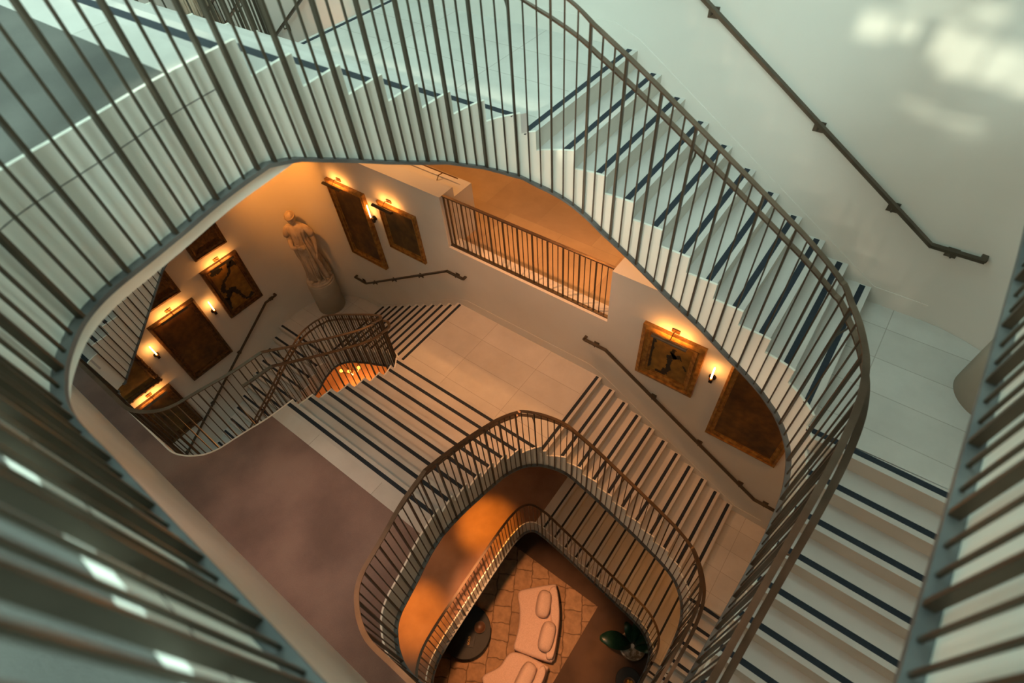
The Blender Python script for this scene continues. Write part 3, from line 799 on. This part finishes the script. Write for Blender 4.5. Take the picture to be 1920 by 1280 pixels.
picture('framed_painting', 'lowest dark painting seen through the railing bars, gilt frame', 'l', -.29, .55, -10.33, -8.93, .17, GILTD, CV_DARK, .09, ornate=False)
class _P(dict): pass
for lab, ax, hc, zt, L_, pw in (
    ('the tall brown painting beside the statue', 'b', -8.42, -5.93, .52, 1), ('the smaller dark landscape painting', 'b', -7.02, -5.90, .50, 1),
    ('the ochre painting with the crooked figure', 'b', -1.36, -5.90, .52, 1), ('the painting with ragged black patches', 'l', 2.77, -7.20, .55, 1),
    ('the largest brown painting on the west wall', 'l', 1.45, -7.56, .58, 1), ('the lowest painting behind the railing bars', 'l', .13, -8.97, .55, 1)):
    t = picture_lamp({'lampof': lab}, ax, hc, zt, L_)

# ------------------------------------------------------------------ sconces
TUBE = emis('tube_bulb', (1.0, .42, .10), 30)
SC = []
def sconce(label, axis, h, z, lit=.30):
    t = thing('wall_sconce', label, 'wall lamp')
    if axis == 'b': t.location = (h, YW, z)
    else: t.location = (XL, h, z); t.rotation_euler = (0, 0, PI/2)
    bm = bmesh.new(); bmesh.ops.create_cone(bm, cap_ends=True, segments=20, radius1=.055, radius2=.05, depth=.02, matrix=Matrix.Translation((0, -.01, 0)) @ Matrix.Rotation(PI/2, 4, 'X')); obj('wall_plate', bm, BLACK, t)
    bm = bmesh.new(); tube(bm, [(0, -.02, 0), (0, -.075, 0), (0, -.095, .02), (0, -.095, .05)], .011, 8); box(bm, -.025, .025, -.07, -.03, -.075, -.02); obj('arm', bm, BLACK, t)
    bm = bmesh.new(); lathe(bm, [(.022, .035), (.03, .045), (.026, .065), (.016, .07)], (0, -.095), 16); obj('cup', bm, BRASS, t)
    bm = bmesh.new(); lathe(bm, [(.010, .07), (.012, .08), (.012, .07+lit-.02), (.006, .07+lit)], (0, -.095), 12); obj('bulb', bm, TUBE, t, True)
    SC.append((t, axis))
sconce('lit tube sconce between the largest painting and the black patched painting', 'l', 2.14, -8.10, .26)
sconce('lit tube sconce left of the largest painting, beside the slanting stringer', 'l', .75, -8.16, .26)
sconce('lit tube sconce between the tall brown painting and the landscape', 'b', -7.62, -6.42, .29)
sconce('lit tube sconce between the crooked figure painting and the huge amber one', 'b', -.70, -6.37, .25)

# ------------------------------------------------------------------ pedestal and statue
def pedestal(x, y, z, label):
    bm = bmesh.new(); lathe(bm, [(.334, z), (.334, z+.88), (.328, z+.90)], (x, y), 64)
    o = obj('pedestal', bm, PEDEST, None, False)
    for p in o.data.polygons: p.use_smooth = abs(p.normal.z) < .5
    return tag(o, label, 'pedestal')
def statue(x, y, z, label, rot):
    """draped female figure: one lofted surface with folds, arms and head joined on, on a round base"""
    st = thing('statue', label, 'statue', (x, y, z)); st.rotation_euler = (0, 0, rot)
    bm = bmesh.new(); lathe(bm, [(.27, 0), (.275, .03), (.25, .05), (.25, .09), (.23, .105)], (0, 0), 48); obj('base', bm, MARBLE, st)
    bm = bmesh.new()
    # rings: z, cx, cy, rx, ry, fold amplitude   (facing -y, local)
    rings = [(.10, .02, .03, .235, .20, .030), (.16, .02, .03, .215, .185, .032), (.30, .015, .02, .185, .16, .030), (.50, .01, .01, .175, .145, .027), (.70, .0, .0, .178, .142, .022),
             (.88, -.01, .0, .186, .145, .016), (.98, -.015, .0, .178, .138, .013), (1.08, -.01, .0, .145, .115, .010), (1.14, -.005, .0, .135, .108, .010), (1.22, 0, -.005, .150, .118, .008),
             (1.30, 0, -.01, .170, .125, .006), (1.37, 0, -.005, .185, .115, .004), (1.42, 0, .0, .180, .098, .002), (1.455, 0, .005, .130, .080, 0), (1.475, 0, .005, .075, .060, 0),
             (1.50, 0, .0, .052, .052, 0), (1.545, 0, -.008, .048, .050, 0)]
    n = 72; RR = []
    for (z_, cx, cy, rx, ry, am) in rings:
        ring_ = []
        for k in range(n):
            a = 2*PI*k/n
            f = 1+1.7*am/rx*(math.sin(a*13+z_*2)+.55*math.sin(a*23+1.3+z_*3.5)+.4*math.sin(a*7-z_*4))
            ring_.append(bm.verts.new((cx+rx*f*math.cos(a), cy+ry*f*math.sin(a), z_)))
        RR.append(ring_)
    for A, B in zip(RR, RR[1:]):
        for k in range(n): bm.faces.new((A[k], A[(k+1) % n], B[(k+1) % n], B[k]))
    bm.faces.new(RR[0][::-1])
    # head: flattened sphere with face relief, tilted down
    Hc = Vector((0, -.03, 1.635)); hv = bmesh.ops.create_uvsphere(bm, u_segments=32, v_segments=24, radius=1)['verts']
    for v in hv:
        p = v.co.copy(); x_, y_, z_ = p.x*.078, p.y*.096, p.z*.118
        if p.y < 0:
            fr = -p.y; z_ -= .012*fr*(p.z < 0)*abs(p.z)
            if p.z < -.3: x_ *= 1-.35*(-p.z-.3)
            y_ -= .022*math.exp(-((p.x/.16)**2+((p.z+.12)/.20)**2))                   # nose
            y_ -= .008*math.exp(-((p.x/.28)**2+((p.z+.50)/.09)**2))                   # lips
            y_ -= .010*math.exp(-((p.x/.3)**2+((p.z+.82)/.16)**2))                    # chin
            for sx in (-.38, .38): y_ += .012*math.exp(-(((p.x-sx)/.2)**2+((p.z-.06)/.12)**2))   # eye sockets
            y_ -= .005*math.exp(-((p.z-.24)/.10)**2)*fr
        q = Vector((x_*1.06, y_*1.06, z_*1.06)); q.rotate(Matrix.Rotation(.32, 3, 'X')); v.co = Hc + q
    body = obj('figure', bm, MARBLE, st, True)
    # hair, with a wreath
    bm = bmesh.new(); hv = bmesh.ops.create_icosphere(bm, subdivisions=4, radius=1)['verts']
    for v in hv:
        p = v.co.copy(); am = 1+.05*math.sin(p.x*14+p.z*9)+.04*math.sin(p.y*17)
        q = Vector((p.x*.090*am, p.y*.104*am+.022, p.z*.115*am+.022))
        if p.y < -.3 and p.z < .45: q.y = -.02+.02*p.y; q.x *= .8
        q.rotate(Matrix.Rotation(.32, 3, 'X')); v.co = Hc + q
    bmesh.ops.create_icosphere(bm, subdivisions=2, radius=.048, matrix=Matrix.Translation(Hc+Vector((0, .10, -.01))))
    obj('hair', bm, MARBLE, st, True)
    bm = bmesh.new()
    for k in range(26):
        a = 2*PI*k/26; c = Vector((.094*math.cos(a), .106*math.sin(a)+.012, .055)); c.rotate(Matrix.Rotation(.32, 3, 'X'))
        bmesh.ops.create_icosphere(bm, subdivisions=1, radius=.017, matrix=Matrix.Translation(Hc+c) @ Matrix.Rotation(a, 4, 'Z') @ Matrix.Diagonal((.7, 1.3, 1, 1)))
    obj('wreath', bm, MARBLE, st, True)
    # arms with hands
    def arm(pts, rad, fingers, name, curl):
        bm = bmesh.new(); fine, rf = [], []
        for i in range(len(pts)-1):
            for q in range(5):
                t_ = q/5; fine.append(Vector(pts[i]).lerp(Vector(pts[i+1]), t_)); rf.append(rad[i]+(rad[i+1]-rad[i])*t_)
        fine.append(Vector(pts[-1])); rf.append(rad[-1])
        for _ in range(2):
            fine = [fine[0]]+[(fine[i-1]+fine[i]*2+fine[i+1])/4 for i in range(1, len(fine)-1)]+[fine[-1]]
        tube(bm, fine, rf, 14)
        e = fine[-1]; d = (fine[-1]-fine[-3]).normalized(); sd = d.cross(fingers).normalized()
        # palm
        pv = bmesh.ops.create_icosphere(bm, subdivisions=3, radius=1)['verts']; Mx = Matrix((sd, d, fingers)).transposed()
        for v in pv: v.co = e + d*.045 + Mx @ Vector((v.co.x*.040, v.co.y*.052, v.co.z*.017))
        for k, (ofs, ln) in enumerate(((-.028, .060), (-.009, .072), (.010, .068), (.028, .052))):
            b0 = e+d*.085+sd*ofs; b1 = b0+d*ln*.5-fingers*curl*.3; b2 = b1+d*ln*.35-fingers*curl; b3 = b2+d*ln*.15-fingers*curl*.8
            tube(bm, [b0-d*.02, b0, b1, b2, b3], [.0095, .0095, .009, .008, .006], 8)
        th = e+d*.02-sd*.036; tube(bm, [th, th+d*.035-sd*.022-fingers*.006, th+d*.065-sd*.026-fingers*.014], [.012, .010, .007], 8)
        obj(name, bm, MARBLE, st, True)
    # right forearm folded across the waist, left arm hanging
    arm([(-.165, 0, 1.385), (-.225, .01, 1.24), (-.235, -.01, 1.09), (-.15, -.19, 1.03), (-.02, -.24, 1.06)], [.060, .054, .048, .040, .028], Vector((0, -1, .1)).normalized(), 'bent_arm', .004)
    arm([(.165, 0, 1.385), (.235, .0, 1.23), (.262, -.03, 1.08), (.268, -.09, .93), (.262, -.13, .84)], [.055, .05, .042, .034, .022], Vector((1, 0, 0)), 'hanging_arm', .010)
    # sleeves, belt and gathered drape at the waist
    bm = bmesh.new()
    for sx in (-1, 1):
        P_ = [Vector((sx*.13, 0, 1.43)), Vector((sx*.19, .0, 1.36)), Vector((sx*.235, .005, 1.26)), Vector((sx*.250, .0, 1.19))]
        tube(bm, P_, [.050, .066, .068, .062], 16)
    obj('sleeves', bm, MARBLE, st, True)
    bm = bmesh.new()
    for k in range(9):
        a = -PI/2+(k-4)*.16; x0_, y0_ = .165*math.cos(a), .15*math.sin(a)
        tube(bm, [(x0_*.9, y0_*.95-.005, 1.05), (x0_+.01, y0_-.012, .85), (x0_+.02*math.sin(k), y0_-.02, .5), (x0_*1.15, y0_*1.1-.03, .14)], [.010, .017, .020, .024], 8)
    tube(bm, [(.1, -.17, 1.0), (.0, -.215, .98), (-.10, -.19, 1.0)], [.02, .035, .02], 10)
    obj('drape_folds', bm, MARBLE, st, True)
    bm = bmesh.new()
    for sx in (-.07, .08):
        vs = bmesh.ops.create_icosphere(bm, subdivisions=2, radius=1)['verts']
        for v in vs: v.co = Vector((sx+v.co.x*.038, -.20+v.co.y*.075, .125+v.co.z*.028))
    obj('feet', bm, MARBLE, st, True)
    st.scale = (1.13, 1.13, 1.13)
    return st
PX, PY = -9.75, 4.40
pedestal(PX, PY, C2, 'grey beige round pedestal under the pale statue in the curved wall corner')
statue(PX, PY, C2+.90, 'pale marble statue of a draped woman with folded forearm on round pedestal', .62)
pedestal(2*XC-PX, PY, C3, 'pale cone-like round pedestal on the upper corner landing behind the near railing')
pedestal(PX, PY, C3, 'upper round pedestal under the cropped grey statue at the top edge')
statue(PX, PY, C3+.90, 'cropped grey draped statue at the top edge behind the bars', .62)

# ------------------------------------------------------------------ lobby furniture (L0)
def spline_loop(pts, n=8):
    out = []; N = len(pts); P = [Vector(p) for p in pts]
    for i in range(N):
        p0, p1, p2, p3 = P[i-1], P[i], P[(i+1) % N], P[(i+2) % N]
        for q in range(n):
            t = q/n; out.append(.5*((2*p1)+(-p0+p2)*t+(2*p0-5*p1+4*p2-p3)*t*t+(-p0+3*p1-3*p2+p3)*t**3))
    return out
def soft_slab(bm, loop, z0, z1, r):
    """rounded solid from a plan loop"""
    c = sum(loop, Vector((0, 0)))/len(loop)
    lv = []
    def ring(inset, z):
        out = []
        for p in loop:
            d = (p-c); L_ = d.length; out.append(bm.verts.new((*(c+d*(max(L_-inset, .001)/L_)), z)))
        lv.append(out)
    for a in (0, 30, 60, 90): ring(r*(1-math.sin(math.radians(a))), z0+r*(1-math.cos(math.radians(a)))) if a < 90 else ring(0, z0+r)
    for a in (0, 25, 50, 70, 90): ring(r*(1-math.cos(math.radians(a))), z1-r+r*math.sin(math.radians(a)))
    ring(r*1.8, z1+.004)
    for A, B in zip(lv, lv[1:]):
        for k in range(len(A)): bm.faces.new((A[k], A[(k+1) % len(A)], B[(k+1) % len(A)], B[k]))
    bm.faces.new(lv[0][::-1]); bm.faces.new(lv[-1])
KS = 1.0105
def k2(p): return (p[0]*KS, p[1]*KS)
struct_rug = tag(obj('rug', BX(-5.6, -1.175, -1.6, 3.75, L0, L0+.012), RUG), 'large tan cobble patterned rug under the curved pink sofa', 'rug')
s1 = [(-3.05, 2.66), (-2.96, 2.87), (-2.42, 3.40), (-2.27, 3.40), (-1.98, 3.09), (-1.73, 2.72), (-1.42, 2.05), (-1.40, 1.90), (-1.50, 1.80), (-2.24, 1.55), (-2.38, 1.56), (-2.44, 1.70), (-2.58, 2.05), (-2.80, 2.38)]
s2 = [(-2.32, 1.48), (-1.50, 1.72), (-1.38, 1.62), (-1.30, 1.2), (-1.38, .55), (-1.60, .05), (-1.78, -.05), (-2.5, .45), (-2.62, .62), (-2.42, 1.0)]
def sofa(loop, back, label, g):
    c = loop[0]
    t = thing('sofa', label, 'sofa', (-2, 2, L0), g)
    lp = spline_loop([k2(p) for p in loop], 5)
    bm = bmesh.new(); soft_slab(bm, lp, L0+.10, L0+.42, .09); keep(obj('seat', bm, SOFA, None, True), t)
    bm = bmesh.new(); soft_slab(bm, spline_loop([k2(p) for p in back], 6), L0+.12, L0+.60, .07); keep(obj('backrest', bm, SOFA, None, True), t)
    return t
sofa(s1, [(-2.28, 3.36), (-1.98, 3.06), (-1.73, 2.69), (-1.44, 2.03), (-1.46, 1.86), (-1.58, 1.86), (-1.72, 2.2), (-1.95, 2.62), (-2.18, 2.95), (-2.38, 3.2)], 'curved blush sofa section with two bolster cushions, the far one', 'curved sofa sections')
sofa(s2, [(-1.50, 1.66), (-1.38, 1.56), (-1.33, 1.2), (-1.42, .6), (-1.66, .12), (-1.78, .2), (-1.62, .7), (-1.53, 1.2), (-1.56, 1.55)], 'curved blush sofa section at the bottom edge with one bolster cushion', 'curved sofa sections')
def bolster(x, y, a, L_, label):
    bm = bmesh.new(); vs = bmesh.ops.create_uvsphere(bm, u_segments=32, v_segments=20, radius=1)['verts']
    def se(v, e): return math.copysign(abs(v)**e, v)
    for v in vs: v.co = Vector((se(v.co.x, .7)*.185, se(v.co.y, .6)*L_/2, se(v.co.z, .8)*.20))
    o = obj('cushion', bm, SOFA, None, True); o.location = (x*KS, y*KS, L0+.62); o.rotation_euler = (0, .35, a)
    return tag(o, label, 'cushion', 'sofa bolsters')
bolster(-2.30, 2.80, .42, .68, 'pink bolster cushion on the far end of the sofa')
bolster(-1.80, 2.22, .33, .72, 'pink bolster cushion in the middle, above the sofa joint')
bolster(-1.72, 1.16, .10, .75, 'pink bolster cushion on the sofa section at the bottom edge')
# round table
tc_ = (-3.60*KS, 1.12*KS)
t = thing('coffee_table', 'round black coffee table half hidden under the railing beside the sofa', 'table', (*tc_, L0))
bm = bmesh.new(); lathe(bm, [(.62, L0+.36), (.66, L0+.37), (.66, L0+.395), (.645, L0+.405)], tc_, 64); keep(obj('table_top', bm, BLACKT), t)
bm = bmesh.new(); lathe(bm, [(.40, L0+.012), (.36, L0+.05), (.30, L0+.36)], tc_, 40); keep(obj('pedestal', bm, BLACKT), t)
bm = bmesh.new(); lathe(bm, [(.05, L0+.406), (.12, L0+.45), (.15, L0+.51), (.14, L0+.51), (.10, L0+.46), (.02, L0+.43)], (tc_[0]+.26, tc_[1]+.28), 32); tag(obj('bowl', bm, CERAM, None, True), 'brown bowl on the round black table', 'bowl')
bk = thing('book', 'black book with small gold capitals lying on the round table', 'book', (tc_[0]+.22, tc_[1]-.10, L0+.406)); bk.rotation_euler = (0, 0, .5)
obj('cover', BX(-.13, .13, -.17, .17, 0, .035), PAPER, bk, bev=.003)
cu = bpy.data.curves.new('title', 'FONT'); cu.body = 'GOLD'; cu.size = .075; cu.extrude = .001; cu.align_x = 'CENTER'
to = bpy.data.objects.new('title', cu); C.objects.link(to); dg = bpy.context.evaluated_depsgraph_get(); me = bpy.data.meshes.new_from_object(to.evaluated_get(dg)); bpy.data.objects.remove(to)
tt = link('title', me, None, bk); me.materials.clear(); me.materials.append(GOLDINK); tt.location = (0, -.02, .0365); tt.rotation_euler = (0, 0, PI/2)
# planter
pc = (.04, 3.38)
t = thing('potted_plant', 'dark broad-leaved plant in a veined marble bowl pot under the flight', 'plant', (*pc, L0))
bm = bmesh.new(); lathe(bm, [(.20, L0), (.27, L0+.1), (.33, L0+.32), (.34, L0+.45), (.30, L0+.45), (.29, L0+.40)], pc, 40); keep(obj('pot', bm, POT, None, True), t)
for k, (a, L_, w_, lift) in enumerate(((3.65, .80, .21, .60), (2.5, .45, .12, .5), (1.9, .5, .12, .7), (.9, .5, .12, .7), (.1, .4, .10, .6))):
    bm = bmesh.new(); n = 12; L2_, R2_, M_ = [], [], []
    for i in range(n+1):
        t_ = i/n; r = .05+L_*t_; w2 = w_*math.sin(PI*min(1, t_*.92+.04))**.7; z = L0+.42+lift*math.sin(t_*1.9)*.75
        d = Vector((math.cos(a), math.sin(a), 0)); s_ = Vector((-d.y, d.x, 0)); c = Vector((*pc, 0))+d*r
        M_.append(bm.verts.new((c.x, c.y, z))); A = c+s_*w2; B = c-s_*w2
        L2_.append(bm.verts.new((A.x, A.y, z+.03*math.sin(PI*t_)))); R2_.append(bm.verts.new((B.x, B.y, z+.03*math.sin(PI*t_))))
    for i in range(n): bm.faces.new((L2_[i], L2_[i+1], M_[i+1], M_[i])); bm.faces.new((M_[i], M_[i+1], R2_[i+1], R2_[i]))
    o = keep(obj('leaf', bm, LEAF, None, True), t); md = o.modifiers.new('s', 'SOLIDIFY'); md.thickness = .004
# side table with fruit bowl
sc_ = (.33, 2.62)
t = thing('side_table', 'round dark side table at the bottom edge under the flight', 'table', (*sc_, L0))
bm = bmesh.new(); lathe(bm, [(.30, L0+.48), (.31, L0+.49), (.31, L0+.51), (.30, L0+.52)], sc_, 48); keep(obj('table_top', bm, BLACKT), t)
bm = bmesh.new(); lathe(bm, [(.18, L0), (.16, L0+.03), (.04, L0+.06), (.035, L0+.48)], sc_, 32); keep(obj('pedestal', bm, BLACKT), t)
bm = bmesh.new(); lathe(bm, [(.05, L0+.521), (.12, L0+.56), (.15, L0+.60), (.14, L0+.60), (.10, L0+.57), (.02, L0+.545)], (sc_[0]+.05, sc_[1]-.05), 32); tag(obj('fruit_bowl', bm, WOOD, None, True), 'brown bowl with fruit on the dark side table', 'bowl')
for k in range(5):
    a = k*2*PI/5; bm = bmesh.new(); bmesh.ops.create_icosphere(bm, subdivisions=3, radius=.042, matrix=Matrix.Translation((sc_[0]+.05+.062*math.cos(a), sc_[1]-.05+.062*math.sin(a), L0+.612)))
    tag(obj('orange', bm, FRUIT, None, True), 'round orange in the brown bowl on the side table', 'fruit', 'oranges in the bowl')

t = thing('pendant_lamp', 'gilded branching pendant lamp glimpsed through the opening below the looping railing', 'lamp', (-8.9, 3.75, -10.9))
bm = bmesh.new(); tube(bm, [(-8.9, 3.75, -9.98), (-8.9, 3.75, -11.0)], .012, 8); keep(obj('stem', bm, BRASS), t)
GLOW = emis('lamp_globe', (1.0, .42, .06), 2.5)
for k in range(6):
    a = k*PI/3+.3; e_ = Vector((-8.9+.26*math.cos(a), 3.75+.26*math.sin(a), -10.85+.08*(k % 2)))
    bm = bmesh.new(); tube(bm, [(-8.9, 3.75, -10.98), ((-8.9+e_.x)/2, (3.75+e_.y)/2, -11.05), e_], .014, 6)
    keep(obj('branch', bm, BRASS), t)
    bm = bmesh.new(); bmesh.ops.create_icosphere(bm, subdivisions=2, radius=.045, matrix=Matrix.Translation(e_+Vector((0, 0, .05)))); keep(obj('globe', bm, GLOW, None, True), t)
# ------------------------------------------------------------------ lights
def area(name, loc, rot, sx, sy, power, col, spread=None):
    l = bpy.data.lights.new(name, 'AREA'); l.shape = 'RECTANGLE'; l.size = sx; l.size_y = sy; l.energy = power; l.color = col
    if spread: l.spread = spread
    o = bpy.data.objects.new(name, l); C.objects.link(o); o.location = loc; o.rotation_euler = rot; return o
def spot(name, loc, to, power, col, ang=60, blend=.6, rad=.05):
    l = bpy.data.lights.new(name, 'SPOT'); l.energy = power; l.color = col; l.spot_size = math.radians(ang); l.spot_blend = blend; l.shadow_soft_size = rad
    o = bpy.data.objects.new(name, l); C.objects.link(o); o.location = loc
    o.rotation_euler = (Vector(to)-Vector(loc)).to_track_quat('-Z', 'Y').to_euler(); return o
def point(name, loc, power, col, rad=.05):
    l = bpy.data.lights.new(name, 'POINT'); l.energy = power; l.color = col; l.shadow_soft_size = rad
    o = bpy.data.objects.new(name, l); C.objects.link(o); o.location = loc; return o
WARM = (1.0, .36, .07); WARM2 = (1.0, .43, .17); COOL = (.72, 1.0, .93)
area('skylight_daylight', (-4.6, 2.4, ZT-.02), (0, 0, 0), 6.4, 3.4, 120, COOL)
area('south_fill', (-6.0, -5.9, 3.2), (math.radians(74), 0, math.radians(4)), 7, 3.6, 400, COOL)  # added fill from the south, no window behind it
area('east_fill', (XR-.05, -3.6, 3.0), (0, math.radians(78), math.radians(-28)), 3.0, 4.2, 1300, COOL)  # added fill to brighten the fascia facing east, no window
area('north_fill', (-3.6, YW-.1, 3.2), (math.radians(-74), 0, 0), 8, 2.4, 270, COOL)  # added fill to lift the wall under the near landing
sl = bpy.data.lights.new('sunlight', 'SUN'); sl.energy = 2.8; sl.color = (.98, 1.0, .76); sl.angle = math.radians(.6)
so = bpy.data.objects.new('sunlight', sl); C.objects.link(so); so.rotation_euler = SUN_D.to_track_quat('-Z', 'Y').to_euler()
for t, ax, L_ in LAMPS:
    x, y, z = t.location
    if ax == 'b':
        area('picture_lamp_light', (x, y-.165, z-.045), (math.radians(97), 0, 0), L_*.9, .03, 4.2, WARM)
    else:
        area('picture_lamp_light', (x+.165, y, z-.045), (math.radians(97), 0, PI/2), L_*.9, .03, 4.2, WARM)
for t, ax in SC:
    x, y, z = t.location
    point('sconce_glow', (x, y-.13, z+.2) if ax == 'b' else (x+.13, y, z+.2), 2.2, WARM, .03)
# ceiling downlights under the galleries and landings (warm)
def down(x, y, z, power, col=WARM2, ang=110, rad=.06, to=None): spot('downlight', (x, y, z), to or (x, y, z-3), power, col, ang, .8, rad)
down(-4.06, 4.3, M3-.40, 520, (1.0, .38, .13), 80, to=(-3.7, 4.5, M2))
down(-6.9, 4.3, M3-.40, 170); down(-1.4, 4.4, M3-1.2, 30)
down(-9.0, 3.2, C3-.40, 260, WARM2, 130); down(-9.0, 1.2, C3-1.5, 150, WARM2, 130)
spot('wall_washer', (-8.9, 3.4, C3-.40), (-10.0, 4.6, -5.9), 360, (1.0, .32, .04), 75, .9)
down(1.2, 4.2, C3-.4, 90, WARM)
for x_, z_ in ((-2.3, -2.9), (-1.6, -3.35), (-.7, -3.95), (.2, -4.45)): spot('stringer_fill', (x_-.1, -.46, -4.2), (x_, 3.5, z_), 120, (1.0, .80, .60), 27, 1, .08)  # added spots without fixtures, brightening the upper stringer
for x_, z_ in ((-2.45, -8.1), (-1.5, -8.7), (-.5, -9.3), (.3, -9.8)): spot('stringer_fill', (x_, -.20, -8.6), (x_, 3.5, z_), 55, (1.0, .58, .33), 26, 1, .08)  # the same kind of added fill for the lower stringer
# corridor
down(-4, 7.6, M3-.4, 230, (1.0, .38, .09), 130); down(-7.5, 6.3, M3-.4, 300, (1.0, .42, .12), 110); down(-.9, 6.2, M3-.4, 300, (1.0, .42, .12), 100)
# golden pools and lobby
spot('carpet_wash', (-5.2, 1.8, -8.4), (-4.0, 1.5, L1), 230, (1.0, .40, .10), 80, 1, .2)
spot('carpet_spot', (-4.9, 2.6, -8.6), (-3.75, 2.75, L1), 1500, (1.0, .34, .02), 27, 1, .1)
spot('carpet_spot', (-4.9, .8, -8.0), (-3.75, .45, L1), 1900, (1.0, .34, .02), 24, 1, .1)
down(-1.2, 4.4, C2-.6, 18, WARM); down(1.4, 4.0, C2-.5, 90, WARM, 110)
spot('lobby_spot', (-2.4, 1.5, L2-.6), (-2.2, 1.9, L0), 3000, WARM2, 34, .7, .12)
down(-7.5, 2.6, C2-.2, 240, WARM, 120); spot('mezzanine_spot', (-3.9, .1, L3-.5), (-3.7, -.1, L2), 260, (1.0, .68, .55), 42, 1, .3)
area('gallery_fill', (-2.4, -.44, L3-.95), (math.radians(38), 0, 0), 5.0, .3, 85, (1.0, .46, .20))  # added warm fill strip for fascias and picture wall, no fixture

point('pendant_glow', (-8.9, 3.75, -11.25), 110, WARM, .1)
# ------------------------------------------------------------------ camera
ROT = ((.0, .0, .0),)
az, pt, rl, fpx = 2.2899974, .880652, -.1030788, 1006.108
fw = Vector((math.cos(pt)*math.cos(az), math.cos(pt)*math.sin(az), -math.sin(pt)))
r0 = Vector((math.sin(az), -math.cos(az), 0)); u0 = r0.cross(fw)
r2 = r0*math.cos(rl)+u0*math.sin(rl); u2 = -r0*math.sin(rl)+u0*math.cos(rl)
cam = bpy.data.cameras.new('camera'); co = bpy.data.objects.new('camera', cam); C.objects.link(co)
M = Matrix.Identity(4)
for i in range(3): M[i][0] = r2[i]; M[i][1] = u2[i]; M[i][2] = -fw[i]
co.matrix_world = M
cam.sensor_width = 36; cam.lens = fpx/1920*36; cam.clip_start = .02; cam.clip_end = 100
cam.dof.use_dof = True; cam.dof.focus_distance = 7.5; cam.dof.aperture_fstop = 1.35
bpy.context.scene.camera = co

# lift everything so that the lobby floor is at zero
for o in list(bpy.data.objects):
    if o.parent is None: o.location.z += ZS

w = bpy.data.worlds.new('world'); bpy.context.scene.world = w; w.use_nodes = True
w.node_tree.nodes['Background'].inputs[0].default_value = (.55, .8, .8, 1); w.node_tree.nodes['Background'].inputs[1].default_value = .25
vs = bpy.context.scene.view_settings
vs.view_transform = 'Standard'; vs.look = 'None'; vs.gamma = 1; vs.exposure = 0; vs.use_curve_mapping = False
